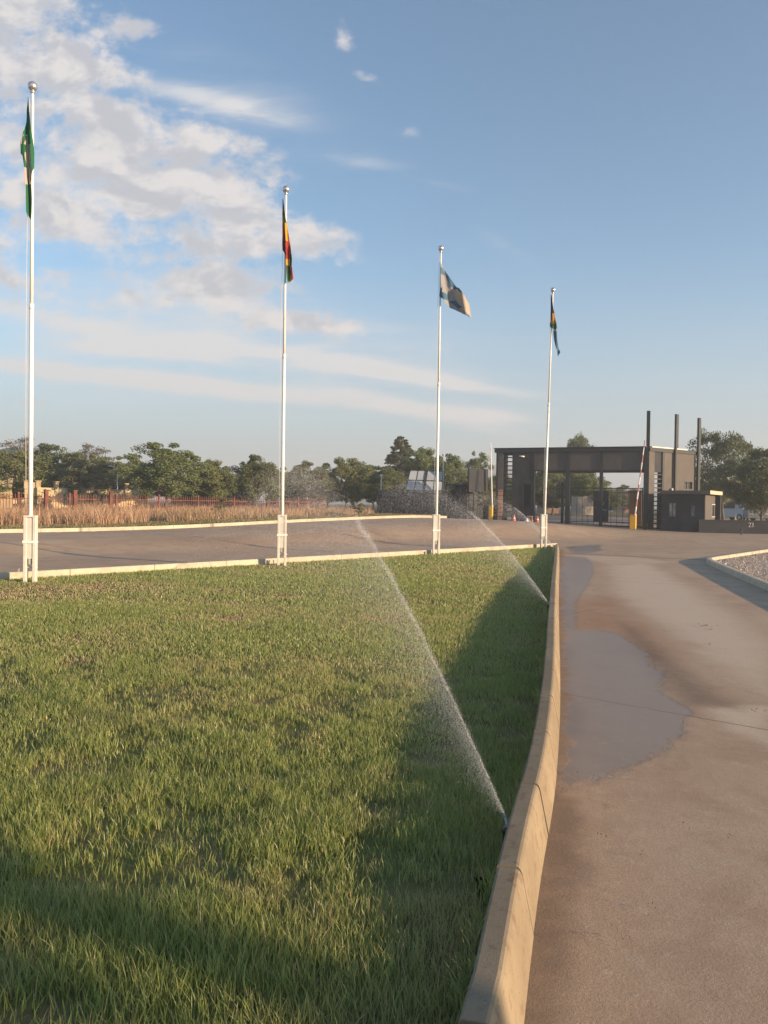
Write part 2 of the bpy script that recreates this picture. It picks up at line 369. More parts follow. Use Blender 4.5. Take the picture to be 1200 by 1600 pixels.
def mk_ground(b):
    co = geopos(b); n1 = b.noise(co, .35, 6, .6); n2 = b.noise(co, 4, 5, .6)
    c = b.mix(b.ss(n1, .35, .65), (.13,.115,.055), (.22,.165,.095)); c = b.mix(b.m('MULTIPLY', n2, .5), c, (.10,.10,.045))
    return principled(b, c, .95, 0, .1, bump(b, n2, .4, .03))
M['ground'] = mat('dry_ground', mk_ground)
def mk_soil(b):
    co = geopos(b); n1 = b.noise(co, 1.5, 6, .6); n2 = b.noise(co, 30, 4, .6)
    c = b.mix(b.ss(n1, .4, .65), (.12,.125,.04), (.20,.155,.08)); c = b.mix(b.m('MULTIPLY', n2, .5), c, (.11,.115,.035))
    return principled(b, c, .95, 0, .1, bump(b, n2, .6, .02))
M['soil'] = mat('lawn_soil', mk_soil)
def mk_road(b):
    co = geopos(b); wet = attr(b, 'wet'); lt = attr(b, 'light'); dk = attr(b, 'dark'); dkl = attr(b, 'darkline'); rs = attr(b, 'rust')
    n0 = b.noise(co, .25, 5, .6); n1 = b.noise(co, 1.3, 6, .65, .3); n2 = b.noise(co, 9, 6, .7); n3 = b.noise(co, 90, 4, .7); n4 = b.noise(co, 330, 2, .6)
    c = b.mix(b.ss(n0, .3, .7), (.40,.275,.185), (.47,.35,.245))
    c = b.mix(b.m('MULTIPLY', b.ss(n1, .42, .7), .45), c, (.28,.18,.115))
    c = b.mix(b.m('MULTIPLY', b.ss(n2, .5, .72), .42), c, (.52,.41,.30)); c = b.mix(b.m('MULTIPLY', b.ss(b.noise(co, 3.1, 8, .75, .5), .55, .75), .55), c, (.24,.15,.10))
    c = b.mix(b.m('MULTIPLY', rs, b.ss(n1, .2, .6, .4, .9)), c, (.34,.19,.11))
    e = b.m('ADD', lt, b.m('MULTIPLY', b.m('SUBTRACT', n1, .5), .8)); c = b.mix(b.m('MULTIPLY', b.ss(e, .25, .85), .75), c, (.62,.50,.38))
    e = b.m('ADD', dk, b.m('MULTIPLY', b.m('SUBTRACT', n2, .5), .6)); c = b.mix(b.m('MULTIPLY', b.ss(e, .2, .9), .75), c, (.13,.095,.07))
    w = b.ss(b.m('ADD', wet, b.m('ADD', b.m('MULTIPLY', b.m('SUBTRACT', n2, .5), .8), b.m('MULTIPLY', b.m('SUBTRACT', n1, .5), .8))), .34, .74)
    c = b.mix(b.m('MULTIPLY', w, .62), c, (.20,.15,.115))
    c = b.mix(b.m('MULTIPLY', b.ss(n3, .35, .75), .38), c, (.20,.14,.10)); c = b.mix(b.m('MULTIPLY', b.ss(n4, .62, .8), (.45)), c, (.60,.50,.40))
    c = b.mix(b.m('MULTIPLY', dkl, .8), c, (.07,.05,.04))
    sp = b.n('ShaderNodeSeparateXYZ'); b.put(sp.inputs[0], co)
    for (pa, pb, w_, x0, x1, y1) in (((870,1082),(1230,1146),.010,-9,40,60),((872,962),(915,955),.012,-9,3.6,60),((880,905),(1200,920),.012,3,9,60)):
        pa, pb = np.array(G(*pa, -.14)[:2]), np.array(G(*pb, -.14)[:2]); d_ = pb-pa; d_ /= np.linalg.norm(d_); nx, ny = -d_[1], d_[0]; cc_ = nx*pa[0]+ny*pa[1]
        ds = b.m('SUBTRACT', b.m('ADD', b.m('MULTIPLY', sp.outputs[0], float(nx)), b.m('MULTIPLY', sp.outputs[1], float(ny))), float(cc_))
        ds = b.m('ADD', ds, b.m('MULTIPLY', b.m('SUBTRACT', n2, .5), .05))
        ln = b.m('MULTIPLY', b.ss(b.m('ABSOLUTE', ds), w_*1.6, w_*.5), b.m('MULTIPLY', b.ss(sp.outputs[0], x1+.3, x1), b.ss(n2, .3, .5, .35, 1.0)))
        c = b.mix(b.m('MULTIPLY', ln, .75), c, (.09,.065,.05))
    # pale cracks in the dirt by the kerb
    wv = b.n('ShaderNodeTexVoronoi', feature='DISTANCE_TO_EDGE'); cc = b.n('ShaderNodeVectorMath', operation='ADD'); b.put(cc.inputs[0], co)
    nn = b.n('ShaderNodeTexNoise'); b.put(nn.inputs['Vector'], co); nn.inputs['Scale'].default_value = 14; sm = b.n('ShaderNodeVectorMath', operation='SCALE'); b.put(sm.inputs[0], nn.outputs['Color']); sm.inputs['Scale'].default_value = .12
    b.put(cc.inputs[1], sm.outputs[0]); b.put(wv.inputs['Vector'], cc.outputs[0]); wv.inputs['Scale'].default_value = 5.0
    cr = b.m('MULTIPLY', b.ss(wv.outputs['Distance'], .02, .004), b.m('MULTIPLY', attr(b, 'crack'), b.ss(n2, .45, .6)))
    c = b.mix(cr, c, (.46,.40,.32))
    rg = b.ss(w, 0, 1, .82, .40)
    h = b.m('ADD', b.m('MULTIPLY', n3, .6), b.m('ADD', b.m('MULTIPLY', n4, .3), b.m('MULTIPLY', n2, .8)))
    h = b.m('MULTIPLY', h, b.ss(w, 0, 1, 1.0, .12)); h = b.m('SUBTRACT', h, b.m('MULTIPLY', dkl, 2.0))
    return principled(b, c, rg, 0, b.ss(w, 0, 1, .2, .38), bump(b, h, .55, .007))
M['road'] = mat('worn_concrete', mk_road)
def mk_kerb(b):
    co = geopos(b); n1 = b.noise(co, 1.1, 6, .6, .3); n2 = b.noise(co, 14, 6, .7); n3 = b.noise(co, 120, 3, .7)
    c = b.mix(b.ss(n1, .35, .65), (.20,.16,.11), (.265,.215,.15)); c = b.mix(b.m('MULTIPLY', b.ss(n2, .52, .66), .6), c, (.13,.085,.055)); c = b.mix(b.m('MULTIPLY', b.ss(b.noise(co, 38, 5, .7), .60, .68), .5), c, (.10,.075,.05))
    c = b.mix(b.m('MULTIPLY', b.ss(n3, .3, .8), .22), c, (.18,.14,.1))
    c = b.mix(b.m('MULTIPLY', b.ss(b.noise(co, 4.2, 5, .7, 1.0), .60, .72), .5), c, (.14,.105,.08))
    return principled(b, c, .85, 0, .2, bump(b, b.m('ADD', n3, n2), .3, .004))
M['kerb'] = mat('kerb_concrete', mk_kerb)
M['kerbp'] = paint('pale_kerb_concrete', (.47,.41,.315), .85, .12, 1.5, spec=.2, dirt=(.28,.22,.16))
def mk_gravel(b):
    co = geopos(b); vo = b.n('ShaderNodeTexVoronoi'); b.put(vo.inputs['Vector'], co); vo.inputs['Scale'].default_value = 22
    c = b.mix(vo.outputs['Color'], (.28,.22,.18), (.50,.42,.36)); return principled(b, c, .9, 0, .2, bump(b, vo.outputs['Distance'], .8, .02))
M['gravel'] = mat('gravel_bed', mk_gravel)
def mk_stone(b):
    r = b.n('ShaderNodeAttribute', attribute_name='rnd').outputs['Fac']; return principled(b, b.mix(r, (.22,.17,.14), (.56,.48,.41)), .9)
M['stone'] = mat('gravel_stone', mk_stone)
def mk_hill(b): return principled(b, b.mix(b.noise(geopos(b), .01, 5), (.05,.065,.03), (.11,.10,.055)), .95)
M['hill'] = mat('hill_scrub', mk_hill)

# ------------------------------------------------------------------ ground, hills
def lerp_axis(segs):
    a = [segs[0][0]]
    for (x0, x1, st) in segs:
        n = max(1, int(round((x1-x0)/st))); a += list(np.linspace(x0, x1, n+1)[1:])
    return np.array(a)
def grid_mesh(xs, ys, zf, keep=None, attrs=None):
    gx, gy = np.meshgrid(xs, ys, indexing='ij'); gz = zf(gx, gy); nx, ny = len(xs), len(ys)
    idx = np.arange(nx*ny).reshape(nx, ny)
    f = np.stack([idx[:-1,:-1], idx[1:,:-1], idx[1:,1:], idx[:-1,1:]], -1).reshape(-1, 4)
    if keep is not None:
        cx = (gx[:-1,:-1]+gx[1:,1:])/2; cy = (gy[:-1,:-1]+gy[1:,1:])/2; f = f[keep(cx, cy).ravel()]
    v = np.stack([gx, gy, gz], -1).reshape(-1, 3)
    at = {k: fn(gx.ravel(), gy.ravel()) for k, fn in (attrs or {}).items()}
    return np_mesh('sheet', v, f, 4, True, at)
gxs = lerp_axis([(-1300,-200,110),(-200,-60,14),(-60,60,1.2),(60,200,14),(200,1300,110)])
gys = lerp_axis([(-40,-10,6),(-10,80,1.0),(80,200,8),(200,1350,115)])
g = link_mesh('ground', grid_mesh(gxs, gys, zground), M['ground']); tag(g, 'dry ochre ground beyond the paving', kind='structure')
hv = []; hx = np.linspace(-150, 1200, 60)
hy = [1020, 1080, 1150, 1230]
def hillh(x, k): 
    h = 30+22*math.sin(x/210+1.2)+9*math.sin(x/75)+4*math.sin(x/31+2); return [(-2), h*.6, h, h*.5][k]*(1 if x > 0 else max(0, 1+x/150))
for k in range(4):
    for x in hx: hv.append((x, hy[k], hillh(x, k)))
hf = [(k*60+i, k*60+i+1, (k+1)*60+i+1, (k+1)*60+i) for k in range(3) for i in range(59)]
h = link_mesh('hills', np_mesh('hills', hv, hf, 4, True), M['hill']); tag(h, 'long low scrub covered ridge on the horizon', kind='structure')

# ------------------------------------------------------------------ kerb line of the lawn, polylines
KT = .13                                                         # kerb top above lawn soil
kin = [G(px, py, KT)[:2] for (px, py) in ((700,1660),(712,1600),(735,1535),(762,1410),(792,1290),(812,1225),(828,1170),(842,1100),(850,1040),(855,980),(858,940),(861,905),(865,878))]
kin = [np.array(p) for p in kin]
d0 = (kin[1]-kin[3]); d0 /= np.linalg.norm(d0)
kin = [kin[0]+d0*7]+kin
ROWK = 16.28                                                     # lawn-side face of the kerb behind the poles
dl = kin[-1]-kin[-4]; dl /= np.linalg.norm(dl)
t = (ROWK-NV@kin[-1])/(NV@dl); apex = kin[-1]+dl*t
def smooth_poly(p, it=2):
    for _ in range(it):
        q = [p[0]]
        for a, b in zip(p[:-1], p[1:]): q += [a*.75+b*.25, a*.25+b*.75]
        p = q+[p[-1]]
    return p
kin = smooth_poly(kin, 2)
kin = [p for p in kin]+[apex-dl*.35]
def resample(p, st):
    L = [0]
    for a, b in zip(p[:-1], p[1:]): L.append(L[-1]+np.linalg.norm(b-a))
    n = max(2, int(L[-1]/st)); s_ = np.linspace(0, L[-1], n+1); pa = np.array(p)
    return [np.array([np.interp(q, L, pa[:,0]), np.interp(q, L, pa[:,1])]) for q in s_]
def side_n(pl, i):
    a = pl[max(0, i-1)]; b = pl[min(len(pl)-1, i+1)]; d = (b-a)/np.linalg.norm(b-a); return np.array([d[1], -d[0]])
def sweep(mb, pl, prof, zb, closed_ends=True):
    # prof: (offset to the right, height) pairs ; zb(x,y): base height; heights None = follow zroad
    n = len(prof); vs = []
    for i, p in enumerate(pl):
        nn = side_n(pl, i)
        for (o, hgt) in prof:
            q = p+nn*o; z = hgt if not isinstance(hgt, str) else zb(q[0], q[1])+float(hgt); vs.append((q[0], q[1], z))
    fs = [(i*n+j, (i+1)*n+j, (i+1)*n+j+1, i*n+j+1) for i in range(len(pl)-1) for j in range(n-1)]
    if closed_ends: fs += [tuple(range(n)), tuple((len(pl)-1)*n+j for j in range(n-1,-1,-1))]
    mb.add(vs, fs)
def kerb_blocks(pl, prof, zb, name, label, L=1.0, gap=.012, group=None, km='kerbp'):
    # one kerb, cast in blocks with open joints; a run of kerb is one thing with block parts
    pts = resample(pl, L/4.0); n = len(pts)
    mb = MB(); k = 0
    while k < n-1:
        seg = [p.copy() for p in pts[k:k+5]]
        if len(seg) < 2: break
        d = seg[-1]-seg[-2]; d /= np.linalg.norm(d); seg[-1] = seg[-1]-d*gap
        j = rng.normal(0, .0015)
        sweep(mb, [s_+side_n(seg, 1)*j for s_ in seg], prof, zb); k += 4
    o = mb.build(name, M[km], None, (pl[0][0], pl[0][1], 0)); tag(o, label, 'kerb', group); return o
kerb_blocks(kin, [(0,-.14),(0,KT-.012),(.004,KT-.004),(.012,KT),(.080,KT+.002),(.092,KT-.002),(.101,KT-.012),(.108,KT-.027),(.114,KT-.055),(.156,'.012'),(.162,'-.03')], zroad, 'kerb',
            'long tan barrier kerb with sunlit sloping face between lawn and driveway', L=1.02, gap=.024, km='kerb')
# kerb behind the flagpoles, curling round at its left end
bk = [apex-TV*s_ for s_ in np.linspace(-.15, 22.4, 40)]
e = bk[-1]; cpt = e-NV*2.6
for a in np.linspace(8, 78, 9):
    bk.append(cpt+NV*2.6*math.cos(rad(a))-TV*2.6*math.sin(rad(a)))
bk.append(bk[-1]+(bk[-1]-bk[-2])*8)
bk = [np.array(p) for p in bk]
BKT = .15
kerb_blocks(bk, [(0,-.15),(0,BKT-.015),(.015,BKT),(.13,BKT),(.15,BKT-.02),(.19,'-.03')], zroad, 'kerb', 'cream concrete kerb running behind the row of flagpoles', L=2.0)
# far kerb
def opp_pt(s_): return np.array(NV*OPP+TV*s_)
s_end = None
ok = [opp_pt(s_) for s_ in np.linspace(-22, 39.5, 50)]
kerb_blocks([p for p in ok], [(0,'-.05'),(0,'.13'),(-.015,'.15'),(-.16,'.15'),(-.18,'-.02')][::-1], zroad, 'kerb', 'pale kerb along the far side of the road below the dry grass', L=2.0) if False else kerb_blocks([p for p in ok][::-1], [(0,'-.02'),(-.0,'-.05'),(.02,'.13'),(.035,'.15')] and [(-.16,'-.05'),(-.16,'.145'),(-.02,'.15'),(0,'.13'),(.03,'-.03')][::1], zroad, 'kerb', 'pale kerb along the far side of the road below the dry grass', L=2.0)

# ------------------------------------------------------------------ road
def polydist(poly):                                              # signed distance: positive inside
    P = np.array(poly)
    def f(x, y):
        ins = np.zeros(len(x), bool); dm = np.full(len(x), 1e9)
        for i in range(len(P)):
            a = P[i]; b = P[(i+1) % len(P)]
            c = ((a[1] > y) != (b[1] > y)) & (x < (b[0]-a[0])*(y-a[1])/(b[1]-a[1]+1e-12)+a[0]); ins ^= c
            ab = b-a; tt = np.clip(((x-a[0])*ab[0]+(y-a[1])*ab[1])/(ab@ab+1e-12), 0, 1)
            dm = np.minimum(dm, np.hypot(x-a[0]-tt*ab[0], y-a[1]-tt*ab[1]))
        return np.where(ins, dm, -dm)
    return f
def soft(polys, w):
    fs = [(polydist([G(a, b, -.14)[:2] for a, b in p]), ww, am) for p, ww, am in polys]
    def f(x, y):
        r = np.zeros(len(x))
        m_ = (y > 0) & (y < 45) & (x > -3) & (x < 24)
        for fn, ww, am in fs: r[m_] = np.maximum(r[m_], am*sstep(-ww, ww, fn(x[m_], y[m_])))
        return r
    return f
wetf = soft([([(845,1260),(880,1180),(880,1050),(876,960),(872,900),(880,872),(915,872),(928,886),(926,905),(908,930),(900,952),(903,985),(935,985),(975,992),(1010,1018),(1034,1050),(1044,1085),(1082,1112),(1072,1140),(1030,1180),(970,1205),(915,1225),(880,1240)], .30, 1),
             ([(886,862),(905,854),(945,852),(925,858),(948,860),(925,866),(900,868)], .08, 1)], .1)
lightf = soft([([(950,885),(1010,880),(1060,905),(1120,940),(1215,1010),(1215,1100),(1120,1040),(1040,985),(960,930)], .9, .95),
               ([(1100,1105),(1215,1100),(1215,1170),(1130,1140)], .32, .9), ([(880,868),(1000,872),(1060,880),(960,890),(920,878)], .6, .6)], .3)
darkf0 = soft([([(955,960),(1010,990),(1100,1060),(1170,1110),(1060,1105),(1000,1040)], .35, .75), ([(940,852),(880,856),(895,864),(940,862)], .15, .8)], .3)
rustf = soft([([(898,940),(960,930),(1020,980),(1060,1040),(1000,1030),(940,985),(902,980)], .4, .9)], .3)
kp = np.array(resample([np.array(p) for p in kin], .15))
def kerbdist(x, y):
    r = np.full(len(x), 99.0); m_ = (y > -3) & (y < 34) & (x > -3) & (x < 9)
    xi, yi = x[m_], y[m_]; o = np.full(len(xi), 99.0)
    for i in range(0, len(xi), 20000):
        o[i:i+20000] = np.sqrt(((xi[i:i+20000,None]-kp[None,:,0])**2+(yi[i:i+20000,None]-kp[None,:,1])**2).min(1))
    r[m_] = o; return r
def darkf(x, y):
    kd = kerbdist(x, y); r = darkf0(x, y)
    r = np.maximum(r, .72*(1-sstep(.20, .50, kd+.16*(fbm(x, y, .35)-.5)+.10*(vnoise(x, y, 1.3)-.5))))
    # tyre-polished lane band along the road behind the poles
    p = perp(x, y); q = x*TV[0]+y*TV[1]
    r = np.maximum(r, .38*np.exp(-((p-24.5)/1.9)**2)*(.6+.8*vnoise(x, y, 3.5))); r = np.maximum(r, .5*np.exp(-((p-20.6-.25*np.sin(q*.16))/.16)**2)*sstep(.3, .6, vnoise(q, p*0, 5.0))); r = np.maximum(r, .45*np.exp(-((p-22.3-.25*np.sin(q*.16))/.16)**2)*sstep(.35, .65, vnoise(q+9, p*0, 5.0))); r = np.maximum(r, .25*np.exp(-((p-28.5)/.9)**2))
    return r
def lined(a, b, w):
    a = np.array(a[:2]); b = np.array(b[:2])
    def f(x, y):
        ab = b-a; tt = np.clip(((x-a[0])*ab[0]+(y-a[1])*ab[1])/(ab@ab), 0, 1)
        return 1-sstep(w*.5, w*1.2, np.hypot(x-a[0]-tt*ab[0], y-a[1]-tt*ab[1])+.02*(vnoise(x, y, .12)-.5))
    return f
dkls = [ lined(W(540,830,34), W(1250,862,25), .22)]  # one long dark line across the road, also sunk in the bump
def darklinef(x, y):
    r = np.zeros(len(x)); m_ = (y > 1) & (y < 45) & (x > -12) & (x < 24)
    for i, fn in enumerate(dkls): r[m_] = np.maximum(r[m_], fn(x[m_], y[m_])*.62)
    return r
def crackf(x, y): kd = kerbdist(x, y); return np.clip(1-abs(kd-.50)/.2, 0, 1)*(y < 6)
rxs = lerp_axis([(-45,-12,1.0),(-12,-.5,.25),(-.5,5,.045),(5,14,.12),(14,45,1.0)])
rys = lerp_axis([(-8,1.5,1.0),(1.5,9,.045),(9,32,.12),(32,60,.4),(60,85,1.0)])
def road_keep(x, y): return ((perp(x, y) < OPP+.05) | ((x > 5) & (perp(x, y) < 60))) & ~((perp(x, y) < ROWK-.6) & (x < 0.15+.2*y-.6) & (y > 0) & (x > -6))
r = link_mesh('road', grid_mesh(rxs, rys, zroad, road_keep, dict(wet=wetf, light=lightf, dark=darkf, darkline=darklinef, rust=rustf, crack=crackf)), M['road'])
tag(r, 'worn tan concrete road and driveway with a wet patch by the kerb', kind='structure')

# ------------------------------------------------------------------ lawn
kin_r = resample(kin, .5)
lawn_poly = [tuple(p) for p in kin_r]+[tuple(p) for p in bk]+[(-16, 4), (-14, -6)]
lawn_in = polydist(lawn_poly)
def zlawn(x, y):
    sh = np.shape(x); xf = np.ravel(x); yf = np.ravel(y); kd = kerbdist(xf, yf)
    return (-.075*(1-sstep(.9, 3.2, kd))*(1-sstep(12, 27, yf))*(.0+1.0*sstep(2.8, 6.0, yf))+.03*(fbm(xf, yf, 2.2)-.5)*sstep(.2, 1.5, kd)).reshape(sh)
lw = link_mesh('lawn', grid_mesh(np.arange(-24, 8.2, .22), np.arange(-6, 33, .22), zlawn, lambda x, y: (lawn_in(x.ravel(), y.ravel()) > -.0).reshape(x.shape)), M['soil']); tag(lw, 'lawn soil under the grass', kind='structure')
import bmesh
dryspots = [(60,925,90,1.0),(170,918,70,.9),(360,968,25,1.0),(365,945,18,.8),(440,932,22,.9),(600,966,30,.7),(150,1000,60,.45),(115,1035,30,.6),(650,935,40,.5),(720,1110,40,.3),(300,1090,60,.3)]
def lawn_dry(x, y):
    r = .18*sstep(.45, .75, fbm(x, y, 1.6))+.10*sstep(.5, .8, vnoise(x, y, .25))
    for (px, py, rp, am) in dryspots:
        c = G(px, py, 0); s_ = rp*c[1]/F; r = np.maximum(r, am*np.exp(-(((x-c[0])/s_)**2+((y-c[1])/(s_*1.2))**2))*sstep(.15, .55, vnoise(x, y, .22)))
    return np.clip(r*1.25, 0, 1)
def blades(pts, z0, H, Wd, lean, segs, rnd, dry, twist=None, curve=1.0):
    n = len(pts); th = rng.random(n)*2*math.pi if twist is None else twist; la = rng.random(n)*2*math.pi
    wx, wy = np.cos(th)*Wd/2, np.sin(th)*Wd/2; lx, ly = np.cos(la)*lean*H, np.sin(la)*lean*H
    V_, T_ = [], []
    for k in range(segs+1):
        t_ = k/segs; w_ = (1-t_**1.6*.92) if k < segs else .06
        cx = pts[:,0]+lx*t_**1.8*curve; cy = pts[:,1]+ly*t_**1.8*curve; cz = z0+H*(t_-.25*lean*t_**2)
        V_.append(np.stack([cx-wx*w_, cy-wy*w_, cz], -1)); V_.append(np.stack([cx+wx*w_, cy+wy*w_, cz], -1)); T_ += [np.full(n, t_)]*2
    V_ = np.stack(V_, 1); T_ = np.stack(T_, 1); m_ = 2*(segs+1)
    base = (np.arange(n)*m_)[:,None,None]; q = np.array([[2*k, 2*k+1, 2*k+3, 2*k+2] for k in range(segs)])[None]
    F_ = (base+q).reshape(-1, 4)
    return V_.reshape(-1, 3), F_, T_.ravel(), np.repeat(rnd, m_), np.repeat(dry, m_)
def join_blades(name, parts, m_, label, kind='stuff', cat=None):
    off = 0; Vs, Fs, Ts, Rs, Ds = [], [], [], [], []
    for (a, b, c, d, e_) in parts: Vs.append(a); Fs.append(b+off); Ts.append(c); Rs.append(d); Ds.append(e_); off += len(a)
    me = np_mesh(name, np.concatenate(Vs), np.concatenate(Fs), 4, False, dict(t=np.concatenate(Ts), rnd=np.concatenate(Rs), dry=np.concatenate(Ds)))
    o = link_mesh(name, me, m_); tag(o, label, cat, None, kind); return o
def scatter_view(y0, y1, dens, pxl=-60, pxr=900, extra=None):
    xl = (pxl-600)/F*y1*1.02; xr = (pxr-600)/F*y1
    n = int((xr-xl)*(y1-y0)*dens); p = np.stack([rng.uniform(xl, xr, n), rng.uniform(y0, y1, n)], -1)
    k = p[:,0] > (pxl-600)/F*p[:,1]-.3; p = p[k]
    k = lawn_in(p[:,0], p[:,1]) > .0; return p[k]
parts = []
for (y0, y1, dens, wd, hs, sg) in ((1.7,3.2,9500,.0038,1.0,4),(3.2,5.0,8500,.0042,.86,3),(5.0,8.0,5600,.0052,.74,3),(8.0,12.5,2600,.0075,.68,2),(12.5,19,1150,.011,.66,2),(19,31.5,560,.018,.66,2)):
    p = scatter_view(y0, y1, dens); x, y = p[:,0], p[:,1]
    tuft = fbm(x, y, .34); tall = fbm(x+31, y+11, 1.1); keep = rng.random(len(p)) < .16+1.35*sstep(.30, .62, tuft); keep |= (y > 8)
    dry = lawn_dry(x, y); keep &= rng.random(len(p)) > dry*.35; p = p[keep]; x, y = p[:,0], p[:,1]; tuft, tall, dry = tuft[keep], tall[keep], dry[keep]
    near = 1+.22*(1-sstep(2.0, 6.5, y))
    H = hs*near*(.028+.050*tuft+.030*tall)*rng.uniform(.55, 1.35, len(p)); H *= 1-.6*dry
    d2 = np.clip(dry+(rng.random(len(p)) < .05)*.8, 0, 1)
    r_ = np.clip(rng.random(len(p))*.55+.45*fbm(x+5, y+3, .9), 0, 1)
    parts.append(blades(p, zlawn(x, y), H, wd*rng.uniform(.7, 1.3, len(p)), rng.uniform(.08, .6, len(p)), sg, r_, d2))
ks = np.array(resample(kin, .004)); ks = ks[(ks[:,1] > 1.8)]; sel = rng.random(len(ks)) < sstep(.35, .7, vnoise(ks[:,0], ks[:,1], .12))*1.0; ks = ks[sel]; ks = np.repeat(ks, 2, 0)+rng.normal(0, .012, (len(ks)*2, 2))-np.array([.03, -.008])
parts.append(blades(ks, zlawn(ks[:,0], ks[:,1]), rng.uniform(.07, .155, len(ks)), .0042*(1+ks[:,1]*.12), rng.uniform(.2, .9, len(ks)), 3, rng.random(len(ks)), (rng.random(len(ks)) < .2)*.7))
join_blades('lawn_grass', parts, M['blade'], 'green lawn of tufted grass with a few dry patches', cat='grass')

# ------------------------------------------------------------------ dry grass and verge across the road
def strip_pts(n, p0, p1, q0, q1):
    P_ = rng.uniform(p0, p1, n); Q_ = rng.uniform(q0, q1, n); return np.stack([NV[0]*P_+TV[0]*Q_, NV[1]*P_+TV[1]*Q_], -1)
parts = []
p = strip_pts(42000, OPP+1.9, OPP+10.2, -14, 37); x, y = p[:,0], p[:,1]; cl = fbm(x, y, 1.3)
ed = OPP+2.2+1.2*vnoise(x, y, 3.0); k = (rng.random(len(p)) < sstep(.3, .6, cl)) & (perp(x, y) > ed); p = p[k]; x, y = p[:,0], p[:,1]; cl = cl[k]
H = (.42+.76*cl)*rng.uniform(.6, 1.25, len(p))*sstep(-.5, 2.5, perp(x, y)-OPP-1.5)
H *= 1-.45*sstep(18, 34, x*TV[0]+y*TV[1])
parts.append(blades(p, zground(x, y), H, .022*rng.uniform(.6, 1.4, len(p)), rng.uniform(.1, .6, len(p)), 3, rng.random(len(p)), .35*sstep(.4, .8, vnoise(x+9, y, 2.5))))
join_blades('dry_grass', parts, M['straw'], 'tall straw coloured dry grass between the far kerb and the red fence', cat='dry grass')
parts = []
p = strip_pts(34000, OPP+.25, OPP+4.0, -14, 40); x, y = p[:,0], p[:,1]; H = .03+.10*fbm(x, y, .8)*rng.random(len(p))*1.5
parts.append(blades(p, zground(x, y), H, .03*rng.uniform(.6, 1.4, len(p)), rng.uniform(.2, .8, len(p)), 2, rng.random(len(p)), .6*fbm(x, y, 2)))
p = strip_pts(16000, OPP+10, OPP+36, -16, 42); x, y = p[:,0], p[:,1]; H = .12+.22*fbm(x, y, 1.8)*rng.random(len(p))*1.5
parts.append(blades(p, zground(x, y), H, .05*rng.uniform(.6, 1.4, len(p)), rng.uniform(.2, .8, len(p)), 2, rng.random(len(p)), fbm(x, y, 4)))
join_blades('verge_grass', parts, M['weed'], 'short olive verge grass along and beyond the far kerb', cat='grass')

# ------------------------------------------------------------------ trees
def tube_np(mb, a, b, ra, rb, n=6, wob=.0, seg=4):
    a = np.array(a, float); b = np.array(b, float); pts = []
    for i in range(seg+1):
        t_ = i/seg; q = a+(b-a)*t_
        if 0 < i < seg: q = q+rng.normal(0, wob, 3)*np.linalg.norm(b-a)
        pts.append(q)
    mb.tube(pts, list(np.linspace(ra, rb, seg+1)), n)
def make_tree(seed, kind, H, R, leafm, nclus, nleaf, lsz, trunk_h=.35, name='broadleaf_tree'):
    global rng
    keep = rng; rng = np.random.default_rng(seed)
    root = empty(name, (0,0,0)); cent = []
    for i in range(nclus):
        if kind == 'conifer':
            t_ = rng.random()**.8; z = H*(.10+.88*t_); rr = R*(1-t_)**.62*rng.uniform(.35, 1.0)+.12; a = rng.random()*6.283
            cent.append((rr*math.cos(a), rr*math.sin(a), z, R*.26*(1.15-t_)))
        else:
            a = rng.random()*6.283; cz = rng.uniform(-.75, 1.0); rr = math.sqrt(max(0.05, 1-cz*cz))*(rng.random()**.35)
            zc = H*(trunk_h+(1-trunk_h)*.52)+cz*H*(1-trunk_h)*.46; wx = 1+.3*math.sin(a*2+seed)+.2*math.sin(a*3+seed*2)
            cent.append((R*rr*wx*math.cos(a), R*rr*math.sin(a), zc+.08*H*math.sin(a*2+seed), R*rng.uniform(.15, .30)*(1.15-abs(cz)*.35)))
    Vs = []
    for (cx, cy, cz, cr) in cent:
        n = int(nleaf*rng.uniform(.5, 1.3)); d = rng.normal(0, 1, (n, 3)); d /= np.linalg.norm(d, axis=1)[:,None]
        d *= (rng.random(n)**.45)[:,None]*cr*rng.uniform(.7, 1.35, 3)[None]; d[:,2] *= .62
        Vs.append(np.array([cx, cy, cz])+d)
    P_ = np.concatenate(Vs); n = len(P_)
    nrm = rng.normal(0, 1, (n, 3)); nrm[:,2] = abs(nrm[:,2])+.35; nrm /= np.linalg.norm(nrm, axis=1)[:,None]
    a = np.cross(nrm, rng.normal(0, 1, (n, 3))); a /= np.linalg.norm(a, axis=1)[:,None]; b = np.cross(nrm, a)
    s_ = lsz*rng.uniform(.6, 1.4, n)[:,None]
    V_ = np.stack([P_-a*s_*.5, P_+b*s_*.30, P_+a*s_*.5, P_-b*s_*.30], 1).reshape(-1, 3)
    F_ = np.arange(4*n).reshape(-1, 4)
    me = np_mesh('crown', V_, F_, 4, False, dict(rnd=np.repeat(rng.random(n), 4)))
    link_mesh('crown', me, leafm, root)
    mb = MB(); th = H*trunk_h; tr = .025*H+.02
    top = np.array([rng.normal(0, .02)*H, rng.normal(0, .02)*H, H*(.95 if kind == 'conifer' else trunk_h+.15)])
    tube_np(mb, (0,0,-.3), top, tr, tr*.35, 8, .02, 5)
    for c in sorted(cent, key=lambda q: rng.random())[:(14 if kind != 'bare' else 40)]:
        s0 = top*rng.uniform(.5, .98); tube_np(mb, s0, c[:3], tr*.38, tr*.06, 5, .05, 4)
    mb.build('trunk', M['bark'], root, fix=False)
    rng = keep; return root
T = {}
T['a'] = make_tree(11, 'round', 6, 3.0, M['leaf'], 120, 270, .18, .10)
T['b'] = make_tree(23, 'round', 6, 3.3, M['leafd'], 105, 270, .19, .16)
